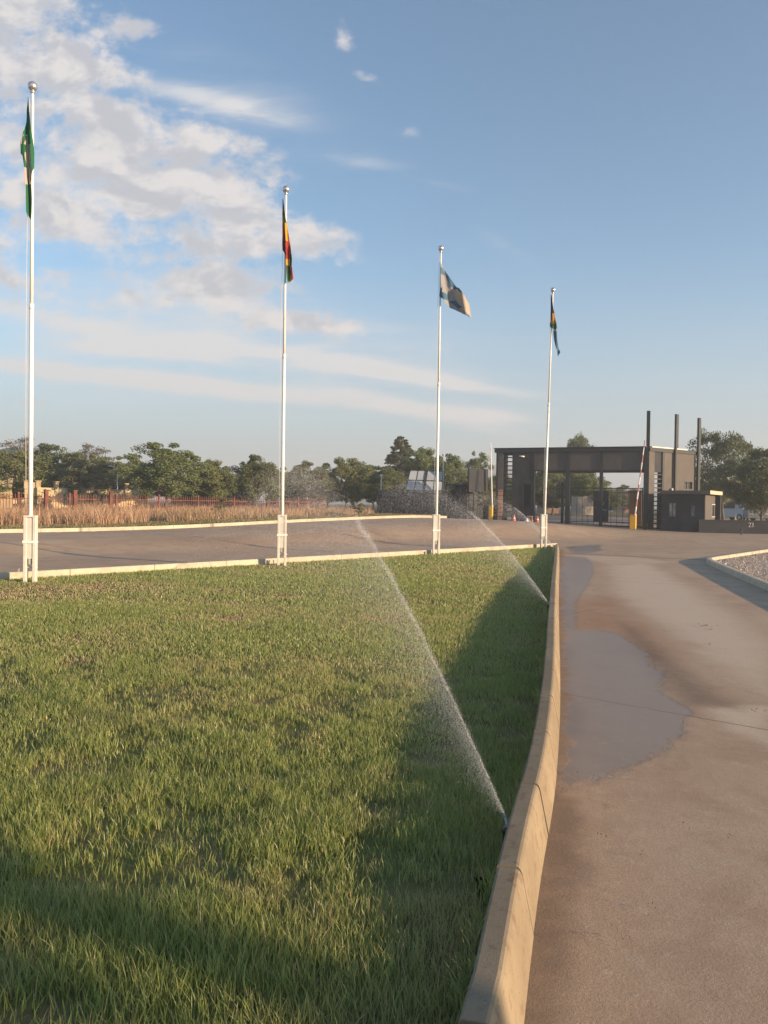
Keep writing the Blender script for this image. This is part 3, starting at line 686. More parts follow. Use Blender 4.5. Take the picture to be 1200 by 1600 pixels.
T['c'] = make_tree(37, 'round', 6, 2.8, M['leaf'], 95, 260, .17, .14)
T['d'] = make_tree(41, 'round', 6, 2.9, M['leafl'], 105, 230, .17, .08)
T['e'] = make_tree(59, 'conifer', 9, 2.3, M['leafd'], 300, 150, .17, name='conifer_tree')
T['f'] = make_tree(61, 'bare', 7, 2.8, M['leafb'], 90, 90, .14, .25, name='bare_tree')
T['g'] = make_tree(73, 'round', 8, 4.6, M['leafd'], 110, 210, .21, .20, name='acacia_tree')
BASEH = dict(a=6, b=6, c=6, d=6, e=9, f=7, g=8); BASER = dict(a=3.0, b=3.3, c=2.8, d=2.9, e=2.3, f=2.8, g=4.6); used = set()
def tree(k, px, top, D, wpx, label, cat='tree', group=None, rz=None, zb=None):
    o = T[k] if k not in used else copy_tree(T[k]); used.add(k)
    x = X(px, D); z = float(zground(x, D)) if zb is None else zb; H = Z(px, top, D)-z; hs = H/BASEH[k]/1.0; rs = (wpx/2*D/F)/BASER[k]
    o.location = (x, D, z); o.scale = (rs, rs, hs); o.rotation_euler = (0, 0, random.random()*6.28 if rz is None else rz)
    tag(o, label, cat, group); return o
GL = 'trees behind the yellow pillared wall'
tree('a', 12, 712, 62, 120, 'bushy green tree at the left edge above the yellow wall', group=GL)
tree('b', 78, 702, 66, 110, 'dark leafy tree right behind the first flagpole', group=GL)
tree('f', 32, 690, 84, 90, 'sparse brown tree rising behind the green trees at far left', group=GL)
tree('f', 140, 700, 88, 95, 'sparse brown topped tree behind the gap between the first pillars', group=GL)
tree('d', 128, 716, 64, 100, 'olive tree behind the three left pillars of the yellow wall', group=GL)
tree('c', 172, 718, 68, 85, 'green tree beside the white lamp post over the yellow wall', group=GL)
tree('a', 208, 722, 72, 80, 'low green tree at the right end of the yellow wall', group=GL)
tree('c', 258, 698, 60, 125, 'tallest spreading green tree left of the second flagpole', group=GL)
tree('d', 300, 735, 72, 70, 'low olive tree filling in right of the spreading green tree', group=GL)
tree('a', 332, 725, 64, 78, 'round green tree above the row of stone pillars', group=GL)
tree('b', 400, 718, 52, 78, 'dark open crowned tree with visible trunk just left of the second flagpole', group=GL)
tree('d', 372, 742, 76, 70, 'pale low tree behind the dark open crowned tree', group=GL)
GM = 'trees between the second flagpole and the gate'
tree('d', 478, 728, 66, 95, 'greyish olive tree just right of the second flagpole', group=GM)
tree('a', 540, 722, 70, 92, 'green round topped tree behind the spray of the sprinkler', group=GM)
tree('c', 512, 744, 80, 70, 'low green tree behind the greyish olive tree', group=GM)
tree('b', 583, 733, 72, 78, 'dark green tree left of the tall conifer', group=GM)
tree('e', 625, 680, 92, 84, 'tall pointed dark conifer above the solar panels', group=GM)
tree('c', 452, 735, 70, 80, 'olive tree directly behind the second flagpole', group=GM)
tree('a', 605, 738, 66, 76, 'green tree below and left of the conifer', group=GM)
tree('a', 664, 708, 80, 84, 'green tree behind the left solar panels', group=GM)
tree('d', 640, 742, 70, 90, 'low olive tree behind the dark wall below the conifer', group=GM)
tree('c', 702, 716, 74, 84, 'green tree right of the third flagpole', group=GM)
tree('c', 745, 712, 82, 44, 'thin topped tree behind the dark square sign', group=GM)
tree('d', 742, 745, 62, 80, 'olive bush like tree between the dark sign and the gatehouse', group=GM)
tree('a', 780, 748, 78, 70, 'green tree seen through the left louvres of the gatehouse', group=GM)
GG = 'trees seen through the gate'
tree('b', 850, 742, 84, 70, 'dark tree seen through the gate left of the fourth flagpole base', group=GG)
tree('a', 880, 728, 92, 80, 'large green tree behind the left gate column', group=GG)
tree('g', 905, 686, 98, 62, 'tree whose top shows above the gate roof', group=GG)
tree('c', 918, 745, 82, 60, 'dark green tree just left of the gate sign board', group=GG)
tree('a', 862, 738, 100, 90, 'broad green tree seen through the gate beside the left column', group=GG)
tree('b', 905, 742, 108, 80, 'dark broad tree seen through the gate between its columns', group=GG)
tree('d', 975, 762, 120, 60, 'distant olive tree above the far house roofs in the gate', group=GG)
tree('a', 948, 765, 110, 50, 'small round tree behind the gate sign board', group=GG)
GR = 'trees behind the guardhouse'
tree('g', 1130, 682, 66, 112, 'big open crowned tree behind the guardhouse', group=GR)
tree('b', 1190, 712, 58, 120, 'dark tree at the right edge above the low wall', group=GR)
tree('g', 1235, 700, 70, 110, 'open crowned tree cut by the right edge of the view', group=GR)
tree('c', 1092, 745, 72, 60, 'lower green tree between the gatehouse and the big tree', group=GR)
tree('d', 1150, 752, 80, 70, 'low olive tree behind the parked vehicles', group=GR)
# bushes
yt = make_tree(97, 'round', 4.3, .62, M['leaf'], 18, 90, .10, .56, name='shade_tree'); yt.location = (13.2, -3.94, -.1); tag(yt, 'unseen young tree right of the driveway, added for its shadow on the lawn', 'tree')  # out of view; placed and shaped for its dappled shadow on the lawn
def bush(px, py0, top, D, wpx, leafm, label, seed, kind='bush'):
    x = X(px, D); z = float(zground(x, D)); H = max(.3, Z(px, top, D)-z); R = wpx/2*D/F
    o = make_tree(seed, 'round', H, R, leafm, 26, 90, .07, .05, name='bush')
    o.location = (x, D, z); tag(o, label, 'bush', 'bushes along the fences'); return o
bush(346, 800, 776, 44, 30, M['leafd'], 'dark round bush standing in the dry grass by the fence', 81)
bush(146, 780, 768, 58, 26, M['leafd'], 'low clipped dark bush in front of the yellow wall', 82)
bush(215, 775, 757, 50, 34, M['leafd'], 'dark green bush behind the red fence under the trees', 83)
bush(60, 785, 770, 46, 40, M['leafd'], 'dark bush behind the red fence at left', 84)
bush(560, 806, 786, 47, 22, M['leafl'], 'small grey green bush at the left end of the dark wall', 85)
bush(1008, 828, 817, 49, 8, M['leafl'], 'small plant at the foot of the gatehouse corner', 86)

# ------------------------------------------------------------------ flagpoles
LEAN = [(-.30), (-.12), (.10), (1.15)]
PB = [(-7.1,15.72),(-2.68,20.6),(1.72,25.3),(6.12,30.0)]
tops = [(51,135),(447,296),(689,388),(864,453)]
bases = [(47,910),(440,884),(681,867),(849,857)]
polelab = ['tall white flagpole nearest the camera carrying the green and white flag', 'white flagpole carrying the red yellow and green flag',
           'white flagpole carrying the white and blue flag blowing out', 'farthest white flagpole with the dark blue and yellow flag']
polepos = []
for i in range(4):
    b0 = G(*bases[i], 0.0); D = b0[1]; tp = W(tops[i][0], tops[i][1], D); b0 = np.array(b0); tp = np.array(tp)
    polepos.append((b0, tp))
    root = empty('flagpole', tuple(b0), polelab[i], 'flagpole', 'white flagpoles along the lawn')
    ax = (tp-b0); L = np.linalg.norm(ax); ax /= L; O = b0
    r0 = .043
    # pole: two sections with a step
    mb = MB(); mb.tube([b0+ax*.36, b0+ax*L*.56], [r0, r0*.97], 14); mb.tube([b0+ax*L*.56, b0+ax*(L-.07)], [r0*.80, r0*.62], 14)
    mb.tube([b0+ax*(L*.56-.08), b0+ax*(L*.56+.03)], [r0*1.08, r0*1.08], 14)
    mb.build('pole', M['white'], root, O)
    mb = MB(); c = b0+ax*L; rr = .092
    mb.lathe(c, [(0.001,-rr)]+[(rr*math.sin(t_), -rr*math.cos(t_)) for t_ in np.linspace(.2, 2.94, 12)]+[(0.001, rr)], 18)
    mb.lathe(c-ax*.14, [(.03,0),(.045,.01),(.045,.05),(.03,.06)], 14); mb.build('finial', M['steel'], root, O)
    bx = (1.0, .12)
    for sgn in (-1, 1):
        mb = MB(); cx = b0+np.array([sgn*.086, sgn*.010, 0]); mb.box(cx+np.array([0,0,.62]), (.062,.14,1.34), bx, mi=0, bev=.006)
        mb.build('base_channel', M['whiteb'], root, O)
    mb = MB(); mb.box(b0+np.array([0,-.052,.87]), (.108,.012,.80), bx); mb.build('web_plate', M['whiteb'], root, O)
    mb = MB(); mb.box(b0+np.array([0,.0,1.30]), (.238,.155,.04), bx, bev=.005); mb.build('top_plate', M['whiteb'], root, O)
    mb = MB(); mb.box(b0+np.array([0,-.075,.80]), (.235,.02,.05), bx); mb.tube([b0+np.array([-.14,0,.80]), b0+np.array([.14,0.02,.80])], .012, 8); mb.build('clamp', M['white'], root, O)
    mb = MB(); mb.tube([b0+np.array([-.14,-.03,.30]), b0+np.array([.14,0,.30])], .014, 8); mb.build('bolt', M['steel'], root, O)
    mb = MB(); a_ = b0+ax*1.5+np.array([-.075,-.03,0]); z_ = b0+ax*(L-.25)+np.array([-.05,-.02,0])
    mb.tube([a_*(1-t_)+z_*t_+np.array([-.03*math.sin(math.pi*t_), 0, 0]) for t_ in np.linspace(0, 1, 12)], .0045, 5); mb.build('halyard', M['rope'], root, O)
# short steel stubs set in the kerb
for (px, py, hgt, lab, dd) in ((28,903,.2,'short grey stub post left of the nearest flagpole', 0), (421,882,.12,'left one of two short stubs beside the second flagpole', 0), (427.5,882,.12,'right one of two short stubs beside the second flagpole', 0), (660,867,.11,'left one of two short stubs beside the third flagpole', 0), (664.5,867,.11,'right one of two short stubs beside the third flagpole', 0)):
    q = np.array(G(px, py, 0)); root = MB(); root.box(q+np.array([0,0,hgt/2]), (.055 if hgt > .15 else .035,.05,hgt), bev=.004); root.box(q+np.array([0,0,.01]), (.09,.09,.02))
    o = root.build('stub_post', M['galv'], None, tuple(q)); tag(o, lab, 'stub post', 'steel stubs beside the flagpoles')

# ------------------------------------------------------------------ flags
def cloth(name, col):
    def f(b):
        co = geopos(b); n = b.noise(co, 60, 3); c = b.mix(n, tuple(q*.85 for q in col), tuple(min(1, q*1.1) for q in col))
        d = b.n('ShaderNodeBsdfDiffuse'); b.put(d.inputs[0], c); t_ = b.n('ShaderNodeBsdfTranslucent'); b.put(t_.inputs[0], c)
        x = b.n('ShaderNodeMixShader'); b.put(x.inputs[0], .3); b.nt.links.new(d.outputs[0], x.inputs[1]); b.nt.links.new(t_.outputs[0], x.inputs[2]); return x.outputs[0]
    return mat(name, f)
CL = dict(g=cloth('flag_green', (.035,.16,.085)), w=cloth('flag_white', (.50,.44,.38)), t=cloth('flag_tan', (.30,.23,.15)), k=cloth('flag_black', (.04,.04,.045)),
          y=cloth('flag_yellow', (.62,.36,.05)), r=cloth('flag_red', (.42,.06,.06)), d=cloth('flag_dark_green', (.06,.10,.05)), b=cloth('flag_blue', (.09,.19,.30)), o=cloth('flag_orange', (.50,.24,.07)), s=cloth('flag_grey_white', (.34,.335,.35)))
def flag(i, rows, label, foldamp, folds, name='flag'):
    """rows: (py, [x0, colour, x1, colour, x2 ...]) with the same colours from row to row within a band"""
    b0, tp = polepos[i]; D = b0[1]; keys = sorted(CL); mb = MB(); sub = 5
    org = np.array(W(rows[0][1][0], rows[0][0], D))
    def pos(px, py, side):
        p_ = np.array(W(px, py, D)); dx = p_[0]-(b0[0]+(tp-b0)[0]*(p_[2]-b0[2])/(tp-b0)[2])
        ph = (p_[2]-org[2])
        dep = -.065+foldamp*math.sin(dx*folds+ph*1.7)+foldamp*.5*math.sin(dx*folds*2.3+ph*4.0+1.0)
        return p_+np.array([0, dep+side*.006, 0])
    for r0_, r1_ in zip(rows[:-1], rows[1:]):
        ya, A = r0_; yb, Bv = r1_; cols = A[1::2]; xa = A[0::2]; xb = Bv[0::2]
        if len(xb) != len(xa): xb = list(xa) if len(xb) < 2 else [xb[0]+(xb[-1]-xb[0])*(q-xa[0])/(xa[-1]-xa[0]+1e-6) for q in xa]
        nr = 4
        for c_, (l0, l1, m0, m1) in zip(cols, zip(xa[:-1], xa[1:], xb[:-1], xb[1:])):
            for side in (0, 1):
                vs = []; fs = []
                for a in range(nr+1):
                    for b_ in range(sub+1):
                        ta, tb = a/nr, b_/sub; xl = l0+(m0-l0)*ta; xr_ = l1+(m1-l1)*ta
                        vs.append(pos(xl+(xr_-xl)*tb, ya+(yb-ya)*ta, side))
                for a in range(nr):
                    for b_ in range(sub): q = a*(sub+1)+b_; fs.append((q, q+1, q+sub+2, q+sub+1))
                mb.add(vs, fs, keys.index(c_), True)
    o = mb.build(name, [CL[k_] for k_ in keys], None, tuple(org), fix=False); tag(o, label, 'flag', 'flags on the flagpoles'); return o
flag(0, [(155,[46.5,'g',47.5]),(178,[43.5,'g',49.5]),(205,[40.5,'g',51.5]),(213,[38.5,'w',40.5,'g',43,'w',45.5,'g',52.5]),(228,[34,'g',42,'g',42.5,'w',46,'t',48,'w',51,'g',54]),
         (240,[33,'g',41.5,'w',45.5,'t',48,'w',51.5,'g',55]),(246,[38,'g',41.5,'w',45.5,'t',48,'w',51.5,'g',55]),(264,[41,'w',45,'t',48,'w',52.5,'g',55]),(284,[42,'w',44.5,'g',48.5,'w',51.5]),
         (290,[43.2,'g',51]),(312,[43.5,'g',52.5]),(334,[44,'g',51.5]),(344,[48.5,'g',50.5])], 'green and white flag hanging limp from the nearest flagpole', .03, 40)
flag(1, [(312,[442,'k',443.4]),(330,[441.8,'d',445]),(338,[441.4,'y',443,'d',446]),(350,[441.5,'r',444,'o',445.5,'y',448.5]),(366,[441.5,'r',444.5,'k',446.5,'y',450,'r',451]),
         (378,[441,'k',447.5,'r',452.5,'y',453]),(391,[441.5,'k',445.5,'r',454.5,'y',455.5]),(398,[446,'r',453,'d',456]),(406,[447,'y',453,'d',457]),(416,[448,'d',454,'y',455.5,'r',456.5]),
         (430,[448.5,'g',455,'y',455.8,'r',458.5]),(437,[449,'g',453,'y',457.5,'r',459.2]),(443,[450,'g',451])], 'red yellow and green flag hanging limp from the second flagpole', .03, 40)
flag(2, [(409,[688,'s',689]),(418,[688,'b',691,'s',692.5]),(430,[688,'s',696,'b',700]),(440,[688,'s',700,'b',707.5]),(449,[688,'s',704,'w',706,'b',713]),
         (452,[687.8,'b',690.5,'s',707,'w',714,'b',716.5]),(459,[686.5,'b',696,'s',709,'w',721]),(464,[686,'b',701,'s',711,'w',725]),(470,[692,'s',700,'b',713,'w',729]),(476,[695,'s',708,'b',717,'w',733]),
         (482,[706,'s',719,'w',734]),(488,[719,'s',725,'w',735]),(493,[724,'b',732,'w',736]),(496.5,[731,'b',736.5])], 'white flag with blue bands blown out from the third flagpole', .10, 9)
flag(3, [(461,[860,'k',861]),(480,[860,'k',863.5]),(490,[860,'k',862.5,'o',866]),(495,[860,'k',861.5,'o',866.8]),(501,[860,'o',867.5]),(506,[859,'g',868.5]),(511,[859,'g',869]),(514.5,[863.5,'w',869.5]),
         (518,[863.8,'b',869.2]),(532,[865.5,'b',870.5]),(546,[868.5,'b',873]),(551,[870,'b',874.5]),(557,[871,'b',872])], 'dark green yellow and blue flag hanging limp from the farthest flagpole', .03, 40)

# ------------------------------------------------------------------ sprinklers and their water
def mk_water(b):
    t_ = b.n('ShaderNodeBsdfTranslucent'); b.put(t_.inputs[0], (.9,.9,.92)); d = b.n('ShaderNodeBsdfDiffuse'); b.put(d.inputs[0], (.9,.9,.92))
    g_ = b.n('ShaderNodeBsdfTransparent'); x = b.n('ShaderNodeMixShader'); b.put(x.inputs[0], .5); b.nt.links.new(d.outputs[0], x.inputs[1]); b.nt.links.new(t_.outputs[0], x.inputs[2])
    y = b.n('ShaderNodeMixShader'); b.put(y.inputs[0], .35); b.nt.links.new(x.outputs[0], y.inputs[1]); b.nt.links.new(g_.outputs[0], y.inputs[2]); return y.outputs[0]
M['water'] = mat('water_drops', mk_water)
OCT = np.array([[1,0,0],[-1,0,0],[0,1,0],[0,-1,0],[0,0,1],[0,0,-1]], float)
OF = np.array([[0,2,4],[2,1,4],[1,3,4],[3,0,4],[2,0,5],[1,2,5],[3,1,5],[0,3,5]])
def spray(o0, dirv, label, n, smax, drop, dens=1.0):
    o0 = np.array(o0); dirv = np.array(dirv)/np.linalg.norm(dirv); per = np.array([-dirv[1], dirv[0]])
    def traj(s_): return .5*s_-.030*s_**2
    P_, R_, S_ = [], [], []
    nc = int(n*.045); s_ = rng.random(nc)**.8*3.6; wob = .0015+.0045*s_
    P_.append(np.stack([o0[0]+dirv[0]*s_+per[0]*rng.normal(0, 1, nc)*wob, o0[1]+dirv[1]*s_+per[1]*rng.normal(0, 1, nc)*wob, o0[2]+.10+traj(s_)+rng.normal(0, 1, nc)*wob+.010*np.sin(s_*9)*s_*.4], -1)); R_.append(drop*rng.uniform(.9, 1.8, nc)*(1+.15*s_)); S_.append(np.full(nc, 2.5))
    # veil of fine drops falling away below the stream, to the lee side
    nv = int(n*.875); s_ = np.where(rng.random(nv) < .8, rng.gamma(1.7, 1.5, nv), smax*rng.random(nv)**1.3); s_ = np.where(s_ > smax, smax*rng.random(nv), s_); fall = rng.exponential(1.0, nv); side = (.004+.018*s_)*rng.normal(0, 1, nv)+fall*s_*.085
    P_.append(np.stack([o0[0]+dirv[0]*s_+per[0]*side, o0[1]+dirv[1]*s_+per[1]*side, o0[2]+.10+traj(s_)-fall*(.004+.075*s_)+rng.normal(0, 1, nv)*.008*s_], -1)); R_.append(drop*rng.uniform(.5, 1.15, nv)*(1+.22*s_)); S_.append(np.full(nv, 1.3))
    # break-up head
    nh = n-nc-nv; s_ = smax*rng.uniform(.55, 1.02, nh)
    P_.append(np.stack([o0[0]+dirv[0]*s_+per[0]*rng.normal(0, .03, nh)*s_, o0[1]+dirv[1]*s_+per[1]*rng.normal(0, .03, nh)*s_, o0[2]+.1+traj(s_)+rng.normal(.0, .022, nh)*s_-rng.exponential(.035, nh)*s_], -1)); R_.append(drop*rng.uniform(.8, 2.6, nh)); S_.append(np.full(nh, 1.3))
    P_ = np.concatenate(P_); R_ = np.concatenate(R_); S_ = np.concatenate(S_)
    k = P_[:,2] > .05; P_, R_, S_ = P_[k], R_[k], S_[k]; m_ = len(P_)
    V_ = P_[:,None,:]+OCT[None]*R_[:,None,None]*np.array([1,1,1])[None,None]; V_[:,:,2] += 0
    V_ = V_+OCT[None,:,1:2]*np.array([dirv[0], dirv[1], .35])[None,None]*(R_*(S_-1))[:,None,None]
    F_ = (OF[None]+(np.arange(m_)*6)[:,None,None]).reshape(-1, 3)
    o = link_mesh('water_spray', np_mesh('water_spray', V_.reshape(-1, 3)-o0[None], F_, 3, True), M['water'], None, tuple(o0)); tag(o, label, 'water spray', None, 'stuff'); return o
def sprinkler(px, py, label, lab2, n, drop, dirv=(-.25,.97), smax=9.5):
    o0 = np.array(G(px, py, .10)); o0[2] = 0
    root = empty('sprinkler', tuple(o0), label, 'sprinkler', 'lawn sprinklers beside the kerb')
    mb = MB(); mb.lathe(o0, [(.022,-.1),(.022,.04),(.026,.042),(.026,.06),(.018,.07),(.001,.07)], 14); mb.build('body', M['black'], root, o0)
    mb = MB(); d = np.array(dirv)/np.linalg.norm(dirv); c = o0+np.array([0,0,.09]); mb.tube([c, c+np.array([d[0]*.03, d[1]*.03, .015])], [.010,.006], 8); mb.lathe(o0+np.array([0,0,.08]), [(.012,0),(.012,.018),(.001,.02)], 10); mb.build('nozzle', M['galv'], root, o0)
    spray(o0, dirv, lab2, n, smax, drop)
sprinkler(793, 1283, 'small black pop-up sprinkler nearest the camera beside the kerb', 'long white water jet of the nearest sprinkler crossing the lawn', 85000, .00085)
sprinkler(857, 942, 'small black pop-up sprinkler halfway along the kerb', 'misty water jet of the middle sprinkler over the shaded grass', 26000, .0018)
sprinkler(866, 855, 'small black pop-up sprinkler at the far tip of the lawn', 'faint water jet at the far tip of the lawn by the last flagpole', 8000, .0034)

# ------------------------------------------------------------------ gravel island at right
ic = np.array(G(1100, 874, -.02)[:2]); i1 = np.array(G(1200, 914, -.02)[:2]); dI = (i1-ic)/np.linalg.norm(i1-ic)
i2 = np.array(W(1200, 864, 31.5)[:2]); dJ = (i2-ic)/np.linalg.norm(i2-ic)
near = ic+dI*22; far = ic+dJ*22
crn = [ic+dI*1.2, ic+dI*.5+dJ*.06, ic+dI*.2+dJ*.2, ic+dI*.06+dJ*.5, ic+dJ*1.2]
ipl = [near]+[ic+dI*q for q in (16,12,8,4,2)]+crn+[ic+dJ*q for q in (2,4,8,12,16)]+[far]
ipl = smooth_poly([np.array(p) for p in ipl], 1)
# outward is left of travel here
kerb_blocks(ipl, [(-.05,'-.03'),(-.02,'.12'),(0,'.15'),(.12,'.15'),(.14,'.135'),(.14,'-.0')][::1], zroad, 'kerb', 'tan concrete kerb enclosing the gravel island at right', L=1.0, gap=.025)
nr_ = [p+side_n(ipl, i)*.13 for i, p in enumerate(ipl)]
mb = MB(); poly = nr_+[near+dJ*22]
mb.add([(p[0], p[1], float(zroad(p[0], p[1]))+.04) for p in poly], [tuple(range(len(poly)))])
gv = mb.build('gravel_bed', M['gravel'], None, (0,0,0), fix=False); tag(gv, 'gravel bed of the island', kind='structure')
bm = bmesh.new(); bm.from_mesh(gv.data); bmesh.ops.triangulate(bm, faces=bm.faces)
for f_ in bm.faces:
    f_.normal_update()
    if f_.normal.z < 0: f_.normal_flip()
bm.to_mesh(gv.data); bm.free()
gin = polydist([tuple(p) for p in poly]); n = 26000
p = np.stack([rng.uniform(8, 19, n), rng.uniform(14, 34, n)], -1); p = p[gin(p[:,0], p[:,1]) > .05]; n = len(p)
r_ = rng.uniform(.012, .032, n); z_ = zroad(p[:,0], p[:,1])+.045
V_ = np.stack([p[:,0], p[:,1], z_], -1)[:,None]+(OCT[None]+rng.normal(0, .25, (n, 6, 3)))*r_[:,None,None]*np.array([1,1,.8])
F_ = (OF[None]+(np.arange(n)*6)[:,None,None]).reshape(-1, 3)
o = link_mesh('gravel', np_mesh('gravel', V_.reshape(-1, 3), F_, 3, False, dict(rnd=np.repeat(rng.random(n), 6))), M['stone']); tag(o, 'loose pinkish gravel stones inside the kerbed island', 'gravel', None, 'stuff')

# debris on the road
mb = MB()
for (px, py, s_) in ((1102,978,.10),(1108,984,.07),(1106,1008,.04),(933,920,.04),(915,976,.05),(1183,1112,.05),(930,1222,.02),(928,1216,.02),(905,1210,.015),(945,1310,.02),(1005,1340,.02),(1070,1292,.018),(832,1180,.0),(1020,1420,.015),(980,1470,.02),(1140,1310,.012)):
    if s_ <= 0: continue
    c = np.array(G(px, py, -.13))
    for k in range(5):
        a = rng.random()*6.28; q = c+np.array([rng.normal(0, s_*.8), rng.normal(0, s_*.8), .004*k]); w_ = s_*.35
        mb.add([q+np.array([-w_*math.cos(a), -w_*math.sin(a), 0]), q+np.array([w_*.35*math.sin(a), -w_*.35*math.cos(a), .012]), q+np.array([w_*math.cos(a), w_*math.sin(a), .004]), q+np.array([-w_*.35*math.sin(a), w_*.35*math.cos(a), .010])], [(0,1,2,3)])
o = mb.build('leaf_litter', M['bark'], None, (0,0,0), fix=False); tag(o, 'scattered scraps of dry leaf on the driveway', 'leaf litter', None, 'stuff')

# ------------------------------------------------------------------ gatehouse
class Face:                                                      # a vertical plane through two ground points
    def __init__(s, a, b):
        s.a = np.array(a, float); s.b = np.array(b, float); s.d = s.b-s.a; s.L = np.linalg.norm(s.d); s.d /= s.L; s.n = np.array([s.d[1], -s.d[0]])
    def s(s_, px, py=765):                                       # distance along the plane of a sight line
        r = ray(px, py); r = np.array([r[0], r[1]]); m_ = np.array([[s_.d[0], -r[0]], [s_.d[1], -r[1]]]); return float(np.linalg.solve(m_, -s_.a)[0])
    def pt(s, q, off=0.0): p = s.a+s.d*q+s.n*off; return p        # off > 0: towards the viewer's side
    def box(s, mb, q0, q1, z0, z1, f, bk_, mi=0):                 # from f in front of the plane to bk_ behind it
        p = [s.pt(q0, f), s.pt(q1, f), s.pt(q1, -bk_), s.pt(q0, -bk_)]
        mb.hexa([(a[0], a[1], z0) for a in p], [(a[0], a[1], z1) for a in p], mi)
FA = Face((X(775,54.0), 54.0), (X(1010,50.5), 50.5))
ZR = Z(1010, 698.5, 50.5); zb = lambda py: Z(1010, py+0.0, 50.5)
zy = lambda py, D: 1.65+(CAMZ-1.65)+Z(900, py, D)-CAMZ
def hz_at(px, py, face):                                         # height of a picture row on a face
    q = face.pt(face.s(px, py)); return Z(px, py, q[1])
gr_ = empty('gatehouse', (FA.a[0], FA.a[1], .4), 'dark charcoal entrance gatehouse with wide flat canopy and louvred ends', 'gatehouse'); GO = (FA.a[0], FA.a[1], .4)
s_ = FA.s
zlow = -.1
mb = MB(); FA.box(mb, -.15, FA.L+.05, ZR-.26, ZR, .10, 3.4); mb.build('canopy_slab', M['char2'], gr_, GO)
mb = MB(); FA.box(mb, -.2, FA.L-.1, ZR+.003, ZR+.05, .14, 3.45); mb.build('roof_edge', M['char2'], gr_, GO)
zf0 = hz_at(950, 735.5, FA)
cols = [(s_(834.5), s_(883.5)), (s_(890), s_(936.5)), (s_(941.5), s_(1006))]
for a, b_ in cols:
    mb = MB(); FA.box(mb, a, b_, zf0+.06, ZR-.262, .0, .18); mb.build('fascia_panel', M['fascia'], gr_, GO)
mb = MB(); FA.box(mb, s_(833), s_(1006.5), zf0-.04, zf0+.057, .06, .24); mb.build('fascia_trim', M['char2'], gr_, GO)
mb = MB(); FA.box(mb, s_(833), s_(1006.5), zf0+.10, zf0+.2, -.2, 3.2); mb.build('soffit', M['fascia'], gr_, GO)
mb = MB(); FA.box(mb, s_(833), s_(1006), zf0, ZR-.262, -3.0, 3.2); mb.build('rear_fascia', M['char2'], gr_, GO)
for (x0, x1, dp) in ((883.5,890,.38),(936.5,941.5,.30)):
    mb = MB(); FA.box(mb, s_(x0), s_(x1), zlow, ZR-.265, .05, dp); mb.build('column', M['char2'], gr_, GO)
mb = MB(); FA.box(mb, -.02, s_(778), zlow, ZR-.262, .08, 3.2); mb.build('end_fin', M['char2'], gr_, GO)
mb = MB(); FA.box(mb, s_(778.1), s_(786.2), zlow, ZR-.262, .02, .5); mb.build('pier', M['taupe'], gr_, GO)
mb = MB(); FA.box(mb, s_(778.4), s_(785.4), hz_at(782,813,FA), hz_at(782,765,FA), .07, -.025); mb.build('stone_facing', M['brick'], gr_, GO)
mb = MB()
z0, z1 = hz_at(793,705,FA), hz_at(793,816,FA); n = 17
for k in range(n):
    zz = z1+(z0-z1)*(k+.5)/n; FA.box(mb, s_(786.3), s_(799.9), zz-.035, zz+.035, -.02, .20)
mb.build('louvre', M['char2'], gr_, GO)
# solid panel with an opening
w0, w1, zt, zb_ = s_(816.5), s_(831.5), hz_at(824,756,FA), hz_at(824,795,FA)
mb = MB(); a0, a1 = s_(800), s_(833)
FA.box(mb, a0, w0, zlow, ZR-.262, .04, .3); FA.box(mb, w1, a1, zlow, ZR-.262, .04, .3); FA.box(mb, w0+.001, w1-.001, zt, ZR-.264, .037, .29); FA.box(mb, w0+.001, w1-.001, zlow, zb_, .037, .29)
mb.build('wall_panel', M['char'], gr_, GO)
wd = MB(); t_ = .05
FA.box(wd, w0+.002, w0+t_, zb_, zt, .06, .2); FA.box(wd, w1-t_, w1-.002, zb_, zt, .06, .2); FA.box(wd, w0+t_, w1-t_, zt-t_, zt-.001, .06, .2); FA.box(wd, w0+t_, w1-t_, zb_+.001, zb_+t_, .06, .2)
w_ = wd.build('window', M['char2'], gr_, GO)
wl = MB()
for k in range(9): zz = zb_+(zt-zb_)*(k+.7)/9.3; FA.box(wl, w0+t_, w1-t_, zz-.03, zz+.02, .0, .1)
wl.build('slats', M['char2'], w_, GO)
mb = MB(); FA.box(mb, a0-.45, a1-.6, zlow, ZR-.263, -2.7, 2.9); mb.build('rear_wall', M['char'], gr_, GO)
mb = MB(); FA.box(mb, s_(833.1), s_(835.3), zlow, ZR-.262, .06, .4); mb.build('end_post', M['char2'], gr_, GO)
# corner post and side wing
mb = MB(); ZP = Z(1014, 641.5, 50.3)
c0 = FA.pt(s_(1006.5), .12); c1 = FA.pt(s_(1013.2), .12)
FA.box(mb, s_(1006.3), s_(1012.4), zlow, ZR-.10, .12, .42); mb.build('corner_post', M['char2'], gr_, GO)
mb = MB(); FA.box(mb, s_(1008.6), s_(1014.0), ZR+.052, ZP, .08, .34); mb.build('roof_fin', M['char2'], gr_, GO)
FW = Face(tuple(FA.pt(s_(1012.6), .10)), (X(1088,53.6), 53.6)); q_ = FW.s
mb = MB(); FW.box(mb, q_(1013.6), q_(1022.2), zlow, ZR-.262, .0, .4); mb.build('pier', M['taupe'], gr_, GO)
zs1 = hz_at(1030,738,FW)
mb = MB(); FW.box(mb, q_(1022.3), q_(1036.6), zs1, ZR-.264, -.06, .3); mb.build('louvre_panel', M['char'], gr_, GO)
mb = MB(); FW.box(mb, q_(1034.3), q_(1037.2), zlow, ZR-.265, .02, .36); mb.build('louvre_post', M['char2'], gr_, GO)
mb = MB()
